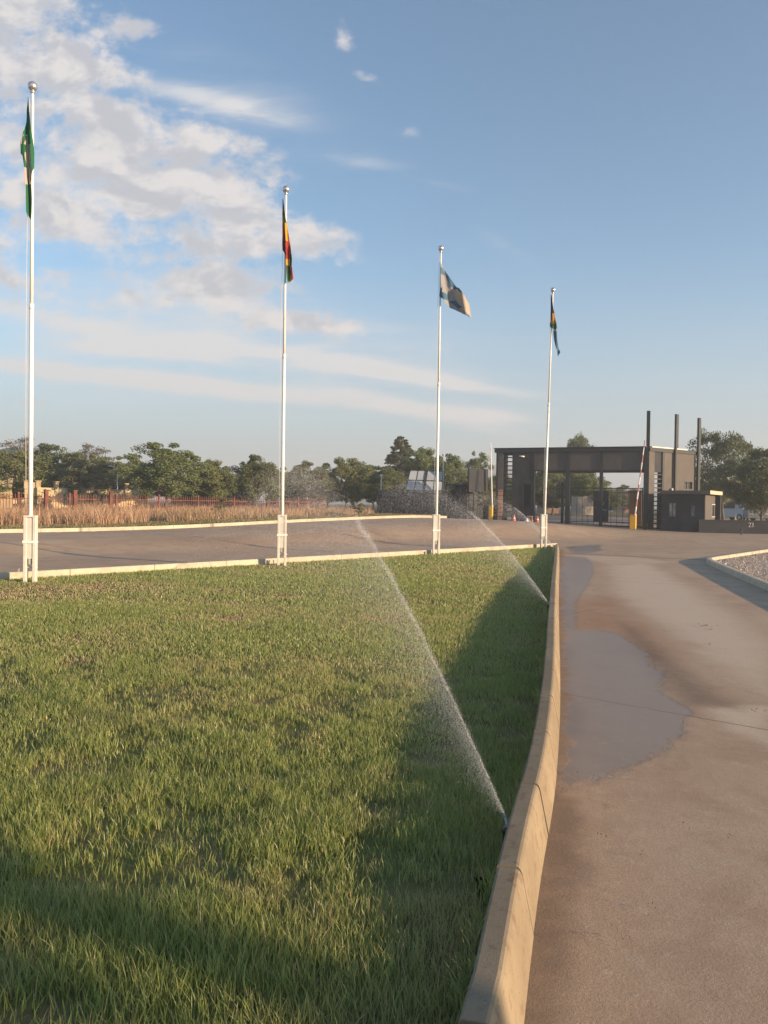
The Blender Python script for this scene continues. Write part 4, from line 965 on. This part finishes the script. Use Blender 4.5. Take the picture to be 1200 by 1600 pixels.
for k in range(13): zz = .15+(zs1-.15)*(k+.5)/13; FW.box(mb, q_(1022.35), q_(1034.2), zz-.035, zz+.035, -.03, .18)
mb.build('louvre', M['char2'], gr_, GO)
v0, v1, vt, vb = q_(1068.5), q_(1081.5), hz_at(1075,753,FW), hz_at(1075,764,FW)
mb = MB(); p0, p1 = q_(1037.3), q_(1086)
FW.box(mb, p0, v0, zlow, ZR-.262, .0, .3); FW.box(mb, v1, p1, zlow, ZR-.262, .0, .3); FW.box(mb, v0+.001, v1-.001, vt, ZR-.263, -.002, .29); FW.box(mb, v0+.001, v1-.001, zlow, vb, -.002, .29)
mb.build('side_wall', M['taupe'], gr_, GO)
mb = MB(); FW.box(mb, v0+.002, v1-.002, vb+.002, vt-.002, -.12, .2); wv_ = mb.build('window', M['glass'], gr_, GO)
mb = MB(); FW.box(mb, v0+.004, v1-.004, (vb+vt)/2-.02, (vb+vt)/2+.02, -.08, .118); FW.box(mb, (v0+v1)/2-.02, (v0+v1)/2+.02, vb+.004, vt-.004, -.085, .117); mb.build('mullion', M['char2'], wv_, GO)
mb = MB(); FW.box(mb, q_(1013.4), q_(1087.5), ZR-.258, ZR-.02, .07, 3.0); mb.build('wing_roof', M['char2'], gr_, GO)
mb = MB(); FW.box(mb, q_(1016), q_(1072), ZR-.017, ZR+.06, .09, .3); mb.build('flashing', M['flash'], gr_, GO)
mb = MB(); FW.box(mb, q_(1050.2), q_(1053.8), ZR+.062, Z(1052,648.5,52.3), .24, -.10); mb.build('roof_fin', M['char2'], gr_, GO)
mb = MB(); FW.box(mb, q_(1050.6), q_(1052.6), 2.4, ZR+.060, .20, -.075); mb.build('downpipe', M['char2'], gr_, GO)
mb = MB(); FW.box(mb, q_(1085.6), q_(1088.8), zlow, Z(1087,653.5,53.6), .24, -.10); mb.build('roof_fin', M['char2'], gr_, GO)
mb = MB(); pz = FW.pt(q_(1047.5), .12); mb.lathe((pz[0], pz[1], hz_at(1047,768,FW)), [(.001,-.05),(.08,0),(.09,.1),(.08,.2),(.001,.24)], 10); mb.build('wall_lamp', M['flash'], gr_, GO)
mb = MB(); pz = FA.pt(s_(815), .10); mb.tube([(pz[0]-.18, pz[1], hz_at(815,713,FA)), (pz[0]+.18, pz[1], hz_at(815,713,FA)-.02)], .05, 8); mb.build('canopy_lamp', M['flash'], gr_, GO)

# gate leaves
FG = Face(tuple(FA.pt(s_(840), -1.2)), tuple(FA.pt(s_(1006), -1.2)))
gq = FG.s
gt = empty('sliding_gate', (FG.a[0], FG.a[1], .4), 'open black steel gate with thin bars under the canopy', 'gate'); GTO = (FG.a[0], FG.a[1], .4)
def gzf(px, py): return hz_at(px, py, FG)
zr0 = gzf(960,822); zr1 = gzf(960,763)
mb = MB()
FG.box(mb, gq(881), gq(1003), zr1-.03, zr1+.03, .02, .04); FG.box(mb, gq(881), gq(1003), zr0-.05, zr0+.04, .02, .04); FG.box(mb, gq(881), gq(1003), zr0+.22, zr0+.27, .02, .04)
FG.box(mb, gq(877), gq(880.8), zlow, gzf(879,755), .06, .10); FG.box(mb, gq(1003.1), gq(1005), zlow, zr1+.05, .04, .06)
mb.build('gate_frame', M['char2'], gt, GTO)
mb = MB(); a, b_ = gq(884), gq(1001)
for k in range(14): q = a+(b_-a)*k/13; FG.box(mb, q-.012, q+.012, zr0+.041, zr1-.031, .0, .02)
FG.box(mb, gq(941), gq(1003), gzf(970,770)-.015, gzf(970,770)+.015, .03, -.005)
mb.build('bars', M['char2'], gt, GTO)
sb = empty('sign_board', (*FG.pt(gq(940), .1), zr0), 'square black sign board with white emblem fixed to the gate', 'sign'); SO = (*FG.pt(gq(940), .1), zr0)
mb = MB(); FG.box(mb, gq(928), gq(951.5), gzf(940,815), gzf(940,767), .16, -.06); mb.build('panel', M['char2'], sb, SO)
mb = MB()
def stroke(pts, w, face, off, qf, zf):
    P_ = [np.array([*face.pt(qf(px, py), off), zf(px, py)]) for px, py in pts]
    for a, b in zip(P_[:-1], P_[1:]): mb.tube([a, b], w, 5, smooth=False)
stroke([(941.5,781.5),(939.5,782.5),(938.8,785),(940.5,787),(942.3,788.5),(941.5,791.5),(939,790.5)], .020, FG, .17, gq, gzf)
stroke([(939,793.2),(942.6,794)], .022, FG, .17, gq, gzf); stroke([(944,784),(943.2,789)], .014, FG, .17, gq, gzf)
stroke([(942,795.5),(945,797.5),(948.5,796.5)], .018, FG, .17, gq, gzf); stroke([(937.5,794),(938.5,796)], .016, FG, .17, gq, gzf); stroke([(931,792.5),(932.2,793.5)], .02, FG, .17, gq, gzf)
FG.box(mb, gq(930), gq(949.5), gzf(940,800), gzf(940,779), .168, -.155, 1); mb.build('emblem', [M['flash'], M['char2']], sb, SO)

# guardhouse
FB = Face((X(1033,48.7), 48.7), (X(1101,47.3), 47.3)); bq = FB.s; gh = empty('guardhouse', (FB.a[0], FB.a[1], 0.0), 'small flat roofed guardhouse with charcoal front and taupe side', 'guardhouse'); HO = (FB.a[0], FB.a[1], 0.0)
rt = hz_at(1070,766.5,FB); rb = hz_at(1070,772,FB); FS = Face(tuple(FB.b), tuple(FB.b-FB.n*3.0)); hq = FS.s
def wall_open(mb, face, q0, q1, z0, z1, ops, th):
    e = [q0]+[v for o in ops for v in o[:2]]+[q1]
    for i in range(0, len(e), 2): face.box(mb, e[i], e[i+1], z0, z1, 0, th)
    for (a, b, c, d) in ops: face.box(mb, a+.001, b-.001, z0, c, -.003, th-.003); face.box(mb, a+.001, b-.001, d, z1, -.003, th-.003)
def window(face, a, b, c, d, parent, O, fm, gm):
    f = MB(); t_ = .045
    face.box(f, a+.002, a+t_, c+.002, d-.002, .02, .08); face.box(f, b-t_, b-.002, c+.002, d-.002, .02, .08); face.box(f, a+t_, b-t_, d-t_, d-.002, .018, .078); face.box(f, a+t_, b-t_, c+.002, c+t_, .018, .078)
    face.box(f, (a+b)/2-.015, (a+b)/2+.015, c+t_, d-t_, .015, .075)
    w = f.build('window', fm, parent, O); p = MB(); face.box(p, a+t_+.001, b-t_-.001, c+t_+.001, d-t_-.001, -.03, .045); p.build('pane', gm, w, O)
hb = lambda px, py: hz_at(px, py, FB)
ops = [(bq(1045), bq(1057.5), hb(1050,808), hb(1050,785)), (bq(1079.5), bq(1087), hb(1082,808), hb(1082,789))]
mb = MB(); wall_open(mb, FB, 0, FB.L, zlow, rb-.002, ops, .2); mb.build('front_wall', M['char'], gh, HO)
for o in ops: window(FB, *o, gh, HO, M['char2'], M['glassp'])
hs_ = lambda px, py: hz_at(px, py, FS)
ops2 = [(hq(1112.5), hq(1124), hs_(1118,808), hs_(1118,788))]
mb = MB(); wall_open(mb, FS, .003, FS.L, zlow, rb-.002, ops2, .2); mb.build('side_wall', M['taupe'], gh, HO)
window(FS, *ops2[0], gh, HO, M['flash'], M['glass'])
mb = MB(); FB.box(mb, .02, FB.L-.21, zlow, rb-.003, -2.8, 3.0); mb.build('rear_wall', M['char'], gh, HO)
mb = MB(); FB.box(mb, .0, FB.L+.35, rb, rt, .35, 3.55); mb.build('roof', M['taupe'], gh, HO)
mb = MB(); FS2 = Face(tuple(FB.pt(FB.L+.353, .353)), tuple(FB.pt(FB.L+.353, -3.553))); FS2.box(mb, 0, FS2.L, rb-.002, rt+.003, .02, -.0005); mb.build('lit_roof_end', M['cream'], gh, HO)  # thin paler face on the slab's right end, coloured as if sunlit
mb = MB(); FS2.box(mb, FS2.L-.3, FS2.L-.0, zlow, rb-.004, -.05, .35); mb.build('column', M['char2'], gh, HO)

# low charcoal wall with the street number
FL = Face((X(1098,46.9), 46.9), (X(1330,45.6), 45.6)); lq = FL.s; zt = hz_at(1170,813,FL)
wl_ = empty('boundary_wall', (FL.a[0], FL.a[1], 0), 'low charcoal wall with the number 23 in front of the guardhouse', 'wall'); LO = (FL.a[0], FL.a[1], 0)
mb = MB(); FL.box(mb, -.2, FL.L, -.3, zt-.08, 0, .22); mb.build('wall', M['char'], wl_, LO)
mb = MB(); FL.box(mb, -.22, FL.L, zt-.079, zt, .03, .25); mb.build('coping', M['char2'], wl_, LO)
def number(segs, x0, y0, w, h):
    for pl in segs:
        stroke([(x0+a*w, y0+(1-b)*h) for a, b in pl], .016, FL, .014, lq, lambda px, py: hz_at(px, py, FL))
mb = MB()
two = [[(0,.78),(.2,.97),(.6,1),(.9,.85),(.85,.6),(.4,.3),(0,0),(1,0)]]; three = [[(0,.9),(.4,1),(.85,.88),(.8,.62),(.35,.53)],[(.35,.53),(.9,.42),(.95,.15),(.5,0),(0,.08)]]
number(two, 1169.6, 816.8, 3.2, 6.4); number(three, 1174.0, 816.8, 3.2, 6.4)
mb.build('house_number', M['flash'], wl_, LO)
mb = MB(); q = W(1158.5, 836, 44.5); q = (q[0], q[1], float(zroad(q[0], q[1]))); mb.box((q[0], q[1], q[2]+.16), (.07,.07,.34), bev=.01); mb.tube([(q[0], q[1], q[2]+.33), (q[0], q[1], q[2]+.37)], [.05,.02], 8)
o = mb.build('bollard', M['char2'], None, q); tag(o, 'tiny dark bollard standing in front of the low numbered wall', 'bollard')

# dark wall, square sign, solar panels left of the gatehouse
FD = Face((X(592,57.0), 57.0), (X(728,53.6), 53.6)); dq = FD.s; zt = hz_at(640,767.5,FD)
dw = empty('boundary_wall', (FD.a[0], FD.a[1], .7), 'long charcoal wall below the solar panels', 'wall'); DO = (FD.a[0], FD.a[1], .7)
mb = MB(); k0 = 0.0; nb = 6
for k in range(nb): FD.box(mb, FD.L*k/nb+.015, FD.L*(k+1)/nb-.015, .3, zt, 0, .18)
FD.box(mb, 0, FD.L, .3, zt-.1, -.03, .15); mb.build('wall', M['char'], dw, DO)
for k in range(nb+1):
    mb = MB(); FD.box(mb, FD.L*k/nb-.10, FD.L*k/nb+.10, .3, zt+.04, .05, .22); mb.build('post', M['char2'], dw, DO)
mb = MB(); FD.box(mb, dq(712.5), dq(716.5), hz_at(714,799,FD), hz_at(714,785,FD), .04, -.003)
o = mb.build('notice', M['flash'], None, (*FD.pt(dq(714)), 1.6)); tag(o, 'small pale notice fixed to the long charcoal wall', 'notice')
FP = Face((X(718,53.4), 53.4), (X(739,53.8), 53.8)); mb = MB(); FP.box(mb, 0, FP.L, .3, hz_at(728,759.5,FP), .0, .6); FP.box(mb, -.05, FP.L+.05, hz_at(728,759.5,FP)+.002, hz_at(728,759,FP)+.06, .05, .65)
o = mb.build('gate_pier', M['char'], None, (FP.a[0], FP.a[1], .5)); tag(o, 'broad charcoal pier between the long wall and the square sign', 'pier')
FQ = Face((X(746,54.2), 54.2), (X(776,54.6), 54.6)); mb = MB(); FQ.box(mb, 0, FQ.L-.05, .0, hz_at(760,791,FQ), .0, .2); FQ.box(mb, 0, FQ.L-.05, hz_at(760,791,FQ)+.002, hz_at(760,791,FQ)+.05, .03, .23)
o = mb.build('boundary_wall', M['char'], None, (FQ.a[0], FQ.a[1], .3)); tag(o, 'short low charcoal wall between the square sign and the gatehouse', 'wall')
FQ2 = Face((X(732,53.0), 53.0), (X(762,53.3), 53.3)); q2 = FQ2.s
sg = empty('sign_box', (*FQ2.pt(q2(743)), .5), 'blank dark square sign box on a thick post left of the gatehouse', 'sign'); QO = (*FQ2.pt(q2(743)), .5)
mb = MB(); FQ2.box(mb, q2(732), q2(746.8), hz_at(740,769,FQ2), hz_at(740,732,FQ2), .12, .18); FQ2.box(mb, q2(747.3), q2(761.5), hz_at(755,768,FQ2), hz_at(755,733,FQ2), .09, .18); mb.build('panel', M['char2'], sg, QO)
mb = MB(); FQ2.box(mb, q2(740.5), q2(745.5), .3, hz_at(740,768.5,FQ2), .06, .14); mb.build('post', M['char2'], sg, QO)
mb = MB(); a = W(697,757,54.0); b = W(731,757.5,53.1); mb.tube([a, b], .06, 8); mb.tube([(a[0], a[1], a[2]), (a[0], a[1], .6)], .05, 8)
o = mb.build('steel_rail', M['char2'], None, a); tag(o, 'horizontal dark steel rail between the solar panels and the square sign', 'rail')
for (bl, br, tr, tl, lab) in (((633,766),(661,767),(665.5,735.3),(641,735),'left tilted solar array above the long charcoal wall'), ((663,767),(690.5,768),(692.5,736),(668,735.5),'right tilted solar array above the long charcoal wall')):
    D0, D1 = 55.0, 56.1; BL, BR, TR, TL = [np.array(v) for v in (W(*bl, D0), W(*br, D0+.2), W(*tr, D1+.2), W(*tl, D1))]
    sa = empty('solar_panel', tuple(BL), lab, 'solar panel', 'solar arrays above the dark wall'); nrm = np.cross(BR-BL, TL-BL); nrm /= np.linalg.norm(nrm)
    def pq(u_, v_, d_=0): return (BL*(1-u_)+BR*u_)*(1-v_)+(TL*(1-u_)+TR*u_)*v_+nrm*d_
    mb = MB(); 
    def slab(u0, u1, v0, v1, d0_, d1_): mb.hexa([pq(u0,v0,d0_), pq(u1,v0,d0_), pq(u1,v1,d0_), pq(u0,v1,d0_)], [pq(u0,v0,d1_), pq(u1,v0,d1_), pq(u1,v1,d1_), pq(u0,v1,d1_)])
    slab(0, 1, 0, 1, -.05, 0); mb.build('frame', M['char2'], sa, BL)
    for i_ in range(2):
        for j_ in range(2): mb = MB(); slab(.5*i_+.035, .5*i_+.465, .5*j_+.03, .5*j_+.47, .001, .012); mb.build('cell_panel', M['solar'], sa, BL)
    for u_ in (.08, .92):
        mb = MB(); a = pq(u_, .9, -.05); mb.tube([a, (a[0], a[1], .5)], .04, 8); a = pq(u_, .05, -.05); mb.tube([a, (a[0], a[1], .5)], .04, 8); mb.build('support', M['char2'], sa, BL)

# barriers, cones, planter
def barrier(px, D, pyb, pyt, wpx, boom0, boom1, lab, red):
    c = FA.s; x = X(px, D); z = float(zroad(x, D)); h_ = Z(px, pyt, D)-z; w_ = wpx*D/F*.86
    root = empty('barrier', (x, D, z), lab, 'boom barrier', 'boom barriers at the gate'); O = (x, D, z); ax = (.92, -.38)
    mb = MB(); mb.box((x, D, z+h_*.5-.02), (w_, w_*.95, h_-.06), ax, bev=.02); cb = mb.build('cabinet', M['yellow'], root, O)
    mb = MB(); mb.box((x, D, z+h_-.02), (w_*1.08, w_*1.05, .06), ax, bev=.015); mb.build('lid', M['orange'] if red else M['yellow'], root, O)
    mb = MB(); mb.box((x, D, z+.012), (w_*1.25, w_*1.2, .04), ax); mb.build('base', M['galv'], root, O)
    a = np.array(W(*boom0, D-.25)); b = np.array(W(*boom1, D-.25)); mw = MB(); mr = MB(); n = 10
    for k in range(n):
        p0 = a+(b-a)*k/n; p1 = a+(b-a)*(k+1)/n; mw.tube([p0, p1], [.050-.002*k, .048-.002*k], 8, mi=k % 2 if red else 0)
    for k in (0,): mw.tube([a-(b-a)*.02, a], .07, 8)
    mw.build('boom', [M['boomw'], M['boomr']], root, O)
barrier(767, 53.2, 813, 790, 7, (769,790), (766.6,692), 'yellow boom barrier with raised white arm left of the gatehouse', False)
barrier(989.5, 48.6, 828, 803.5, 11, (992.5,803), (1007.6,688), 'yellow boom barrier with raised red and white arm right of the gate', True)
for (px, D, lab, hh) in ((803.5, 49.6, 'orange traffic cone below the louvred left end of the gatehouse', .42), (823.5, 49.4, 'small pale faded traffic cone between the two orange ones', .26), (840, 50.6, 'orange traffic cone just left of the last flagpole base', .42)):
    x = X(px, D); z = float(zroad(x, D)); root = empty('traffic_cone', (x, D, z), lab, 'traffic cone', 'traffic cones before the gate'); O = (x, D, z)
    mb = MB(); mb.box((x, D, z+.02), (.30,.30,.035), bev=.01); mb.build('base', M['orange'] if hh > .3 else M['boomw'], root, O)
    mb = MB(); mb.lathe(O, [(.11,.04),(.075,hh*.45),(.035,hh*.96),(.02,hh),(.001,hh)], 14); c_ = mb.build('cone', M['orange'] if hh > .3 else M['boomw'], root, O)
    mb = MB(); mb.lathe(O, [(.084,hh*.42),(.064,hh*.62)], 14); mb.build('band', M['boomw'], c_, O)
x, D = X(828.5, 51.6), 51.6; z = float(zroad(x, D)); mb = MB()
for k in range(3): mb.box((x, D, z+.08+k*.135), (.36-.01*k,.36,.125), (.93,-.35), bev=.01)
o = mb.build('block_stack', M['brick'], None, (x, D, z)); tag(o, 'small stack of pinkish paving blocks beside the gatehouse window', 'block stack')

# red palisade fence: bays of pickets between posts
FR = 10.6+OPP
fr = empty('palisade_fence', (float((NV*FR+TV*0)[0]), float((NV*FR)[1]), .5), 'long rusty red palisade fence behind the dry grass', 'fence'); FO = (float((NV*FR)[0]), float((NV*FR)[1]), .5)
q = -16.0; bay = 2.75; ftop = lambda q: 1.88+.0016*(q+16)
while q < 37.5:
    a = NV*FR+TV*q; zb0 = float(zground(a[0], a[1])); zt_ = ftop(q)
    mb = MB(); mb.box((a[0], a[1], (zb0+zt_)/2+.02), (.10,.10,zt_-zb0+.08), TV); mb.build('post', M['rust'], fr, FO)
    mb = MB(); nn = 18
    for k in range(1, nn):
        t_ = q+bay*k/nn; c = NV*FR+TV*t_; zb1 = zb0+.1; zt1 = ftop(t_); hw = .019; d_ = TV*hw; nrm = NV*.008
        vs = [(c-d_-nrm), (c+d_-nrm), (c+d_+nrm), (c-d_+nrm)]; m1 = [(v[0], v[1], zb1) for v in vs]; m2 = [(v[0], v[1], zt1-.07) for v in vs]
        o_ = 0; mb.add(m1+m2+[(c[0], c[1], zt1)], [(0,1,5,4),(1,2,6,5),(2,3,7,6),(3,0,4,7),(4,5,8),(5,6,8),(6,7,8),(7,4,8)])
    for zz in (zb0+.45, zt_-.28):
        m_ = NV*(FR-.03)+TV*(q+bay/2); mb.box((m_[0], m_[1], zz), (bay-.1,.035,.05), TV)
    mb.build('picket_panel', M['rust'], fr, FO, fix=False); q += bay
# thicker rust coloured piers where the fence runs behind the nearest pole
for (px, lab) in ((72,'rusty square fence pier nearest the first flagpole'),(117,'rusty square fence pier in the middle of the left stretch'),(173,'rusty square fence pier right of the middle one')):
    r_ = ray(px, 790); t_ = FR*.985/(NV[0]*r_[0]+NV[1]*r_[1]); c = (r_[0]*t_, r_[1]*t_); zb0 = float(zground(*c)); mb = MB(); mb.box((c[0], c[1], (zb0+2.08)/2), (.20,.18,2.08-zb0), TV, bev=.02); mb.box((c[0], c[1], 2.11), (.24,.22,.06), TV)
    o = mb.build('fence_pier', M['rust'], None, (c[0], c[1], zb0)); tag(o, lab, 'fence pier', 'piers of the red fence')

# yellow school walls with pillars and railings
def pillared_wall(p0, p1, pxs, ytop_w, ytop_p, m_, name_lab, prail=True, pw=.30):
    FY = Face((X(p0[0], p0[1]), p0[1]), (X(p1[0], p1[1]), p1[1])); y_ = FY.s; mid = (p0[0]+p1[0])/2
    root = empty('pillared_wall', (FY.a[0], FY.a[1], .6), name_lab, 'wall'); O = (FY.a[0], FY.a[1], .6); zw = hz_at(mid, ytop_w, FY); zp = hz_at(mid, ytop_p, FY)
    mb = MB(); FY.box(mb, 0, FY.L, .3, zw, 0, .2); mb.build('wall', m_, root, O)
    for px in pxs:
        q = y_(px); mb = MB(); FY.box(mb, q-pw/2, q+pw/2, zw-.5, zp, .08, .26); FY.box(mb, q-pw/2-.05, q+pw/2+.05, zp+.002, zp+.07, .12, .3); mb.build('pillar', m_, root, O)
    if prail:
        for a, b in zip(pxs[:-1], pxs[1:]):
            mb = MB(); qa, qb = y_(a)+pw/2+.02, y_(b)-pw/2-.02
            for k in range(1, 14): q = qa+(qb-qa)*k/14; FY.box(mb, q-.015, q+.015, zw+.002, zp-.12, -.08, .11)
            FY.box(mb, qa, qb, zp-.119, zp-.07, -.07, .12); mb.build('railing', M['char2'], root, O)
    return root
pillared_wall((58,60), (216,66), [88.5,117,144,171,197], 763.5, 755, M['wally'], 'low yellow wall with five pillars and dark railings beyond the red fence')
pillared_wall((38,60), (62,60.3), [41,60], 753.5, 752, M['wally'], 'short tall yellow wall block just right of the first flagpole foot', False)
pillared_wall((-60,60), (18,60.5), [-20,16], 749.5, 748, M['wally'], 'tall yellow wall cut by the left edge of the view', False)
pillared_wall((268,74), (398,78), [283,297,312,327,341,355,372,388], 774, 758, M['housew'], 'brown low wall with pale stone pillars left of the second flagpole', True, .38)

def house(px, D, wpx, ytop, yeave, roofm, wallm, lab, depth=7.0, wins=3, hip=True, rz=0.0):
    x = X(px, D); w_ = wpx*D/F; ze = Z(px, yeave, D); zt_ = Z(px, ytop, D); z0 = .4
    root = empty('house', (x, D, z0), lab, 'house', None, rz)
    h = w_/2; mb = MB(); mb.hexa([(-h,0,0),(h,0,0),(h,depth,0),(-h,depth,0)], [(-h,0,ze-z0),(h,0,ze-z0),(h,depth,ze-z0),(-h,depth,ze-z0)]); mb.build('wall', wallm, root)
    o_ = .4; e = ze-z0+.01; t_ = zt_-z0; rd = h*.45 if hip else h+o_
    mb = MB(); b_ = [(-h-o_,-o_,e),(h+o_,-o_,e),(h+o_,depth+o_,e),(-h-o_,depth+o_,e)]; r = [(-rd,depth/2,t_),(rd,depth/2,t_)]
    mb.add(b_+r+[(p[0],p[1],e-.12) for p in b_], [(0,1,5,4),(1,2,5),(2,3,4,5),(3,0,4),(0,3,7,6),(0,6,7,1)] if False else [(0,1,5,4),(1,2,5),(2,3,4,5),(3,0,4),(6,7,1,0),(7,8,2,1),(8,9,3,2),(9,6,0,3),(9,8,7,6)]); mb.build('roof', roofm, root)
    for k in range(wins):
        cx = -h+w_*(k+.5)/wins; mb = MB(); mb.box((cx, -.02, (ze-z0)*.55), (w_/wins*.4,.08,(ze-z0)*.38)); wo = mb.build('window', M['glass'], root)
        mb = MB(); mb.box((cx, -.05, (ze-z0)*.35), (w_/wins*.46,.12,.08)); mb.build('sill', M['flash'], wo)
    return root
house(-12, 104, 56, 695, 713, M['greenroof'], M['wally'], 'building with green roof rising behind trees at the left edge', 12)
house(970, 190, 27, 775, 783, M['greyroof'], M['flash'], 'white house with grey roof seen through the gate', 8, 3)
house(994, 150, 34, 766.5, 776, M['redroof'], M['housep'], 'house with red roof seen through the right part of the gate', 8, 2)
house(950, 240, 30, 769, 776, M['greyroof'], M['flash'], 'far pale house right behind the gate sign board', 8, 2)
house(862, 120, 22, 772, 780, M['redroof'], M['housep'], 'small reddish building seen through the gate left of the first column', 6, 1)
house(448, 92, 62, 757, 765, M['redroof'], M['housew'], 'low pinkish house under the trees behind the second flagpole', 7, 3)
house(1105, 84, 44, 754, 763, M['redroof'], M['housew'], 'red roofed house behind the guardhouse roof', 7, 2)
# reed fence inside the gate
FF = Face((X(893,80), 80), (X(927,80.5), 80.5)); mb = MB(); z0 = hz_at(910,800,FF)-.3; z1 = hz_at(910,776,FF)
for k in range(40): q = FF.L*k/40; FF.box(mb, q, q+FF.L/40*.8, z0, z1+rng.normal(0, .06), rng.uniform(0,.05), .06)
o = mb.build('reed_fence', M['housew'], None, (FF.a[0], FF.a[1], z0)); tag(o, 'tan reed fence seen through the gate between its columns', 'fence')
mb = MB(); FX = Face((X(983,57), 57), (X(1002,56.7), 56.7)); FX.box(mb, 0, FX.L, .0, hz_at(990,768,FX), 0, .5); FX.box(mb, -.05, FX.L+.05, hz_at(990,768,FX)+.001, hz_at(990,768,FX)+.08, .05, .55)
M['brownw'] = paint('brown_wall', (.15,.105,.085), .9, .12, 2)
o = mb.build('brick_pier', M['brownw'], None, (FX.a[0], FX.a[1], .3)); tag(o, 'brown brick pier standing just inside the gate at its right end', 'pier')

# street lamps
for (px, top, D, arm, lab) in ((126,739,64,0,'thin white lamp post over the second and third yellow pillars'),(183,729,62,1,'white lamp post with a small head right of the fourth yellow pillar'),(549.5,716,84,2,'distant street lamp above the trees left of the conifer'),(691.5,713,57,0,'slim white pole rising behind the third flagpole'),(1149,776,60,0,'thin pale post standing behind the low wall near the vehicles'),(595,745,60,0,'thin pale post at the end of the dark wall')):
    x = X(px, D); z = float(zground(x, D)); zt_ = Z(px, top, D); root = empty('street_lamp', (x, D, z), lab, 'lamp post', 'lamp posts in the distance')
    mb = MB(); mb.tube([(0,0,-.1),(0,0,zt_-z)], [.05,.032], 8); mb.build('post', M['flash'], root)
    mb = MB()
    if arm == 0: mb.lathe((0,0,zt_-z), [(.05,0),(.09,.05),(.09,.16),(.001,.2)], 10)
    for sg_ in ((-1,), (-1,1))[arm-1] if arm else ():
        mb.tube([(0,0,zt_-z-.1),(sg_*.5,0,zt_-z+.02)], .04, 6); mb.box((sg_*.56,0,zt_-z+.03), (.3,.14,.08), bev=.015)
    mb.build('lamp_head', M['flash'], root)

# parked vehicles beyond the low wall
def car(px, D, L, Hc, paintm, lab, rz, pick=False, name='parked_car'):
    x = X(px, D); z = float(zground(x, D))+.05; root = empty(name, (x, D, z), lab, 'car' if not pick else 'van', None, rz)
    w = .85
    prof = [(-L/2,.35),(-L/2,.85),(-L*.42,.95),(-L*.30,Hc*.97),(-L*.26,Hc),(L*.16,Hc),(L*.20,Hc*.96),(L*.32,.98),(L*.47,.86),(L/2,.62),(L/2,.33)] if not pick else [(-L/2,.35),(-L/2,Hc*.9),(-L*.47,Hc),(L*.26,Hc),(L*.38,1.15),(L*.49,.98),(L/2,.6),(L/2,.33)]
    mb = MB(); n = len(prof); ins = [0.0 if pz_ < 1.0 else .12 for _, pz_ in prof]
    vs = [(a, -w+i_, c) for (a, c), i_ in zip(prof, ins)]+[(a, w-i_, c) for (a, c), i_ in zip(prof, ins)]
    fs = [tuple(range(n)), tuple(range(2*n-1, n-1, -1))]+[(i, n+i, n+(i+1) % n, (i+1) % n) for i in range(n)]
    mb.add(vs, fs); b_ = mb.build('body', paintm, root)
    mb = MB()
    for sg_ in (-1, 1): mb.box((-.05*L, sg_*(w-.045), (Hc+1.0)/2-.01), (L*.42,.06,(Hc-1.0)*.62), bev=.02)
    mb.build('side_windows', M['glass'], root)
    for wx in (-L*.31, L*.31):
        for sg_ in (-1, 1):
            mb = MB(); mb.tube([(wx, sg_*(w-.12), .32), (wx, sg_*(w+.02), .32)], .32, 16); wh = mb.build('wheel', M['black'], root)
            mb = MB(); mb.tube([(wx, sg_*(w+.021), .32), (wx, sg_*(w+.035), .32)], .19, 12); mb.build('rim', M['steel'], wh)
    for sg_ in (-1, 1): mb = MB(); mb.box((L/2-.03, sg_*.6, .72), (.08,.28,.14), bev=.02); mb.build('headlight', M['flash'], root)
M['carw'] = paint('white_car_paint', (.62,.64,.66), .3, .04, 2, spec=.5, bmp=0); M['carb'] = paint('grey_car_paint', (.28,.29,.31), .3, .04, 2, spec=.5, bmp=0)
car(1150, 76, 4.4, 2.0, M['carw'], 'white van parked behind the low wall right of the guardhouse', -1.25, True, 'parked_van')
car(1180, 72, 4.3, 1.5, M['carb'], 'grey car parked behind the low wall near the right edge', -1.9)

# ------------------------------------------------------------------ haze
mb = MB(); mb.hexa([(-1310,-45,-3.2),(1310,-45,-3.2),(1310,1360,-3.2),(-1310,1360,-3.2)], [(-1310,-45,68),(1310,-45,68),(1310,1360,68),(-1310,1360,68)])
hm = bpy.data.materials.new('haze_air'); hm.use_nodes = True; t_ = hm.node_tree; t_.nodes.clear(); o_ = t_.nodes.new('ShaderNodeOutputMaterial'); pv = t_.nodes.new('ShaderNodeVolumePrincipled')
pv.inputs['Color'].default_value = (.86,.90,.95,1); pv.inputs['Density'].default_value = .0012; pv.inputs['Anisotropy'].default_value = .1; t_.links.new(pv.outputs[0], o_.inputs[1])
USE_HAZE = True
if USE_HAZE:
    o = mb.build('haze', hm, None, (0,0,0)); tag(o, kind='stuff'); o.display_type = 'WIRE'
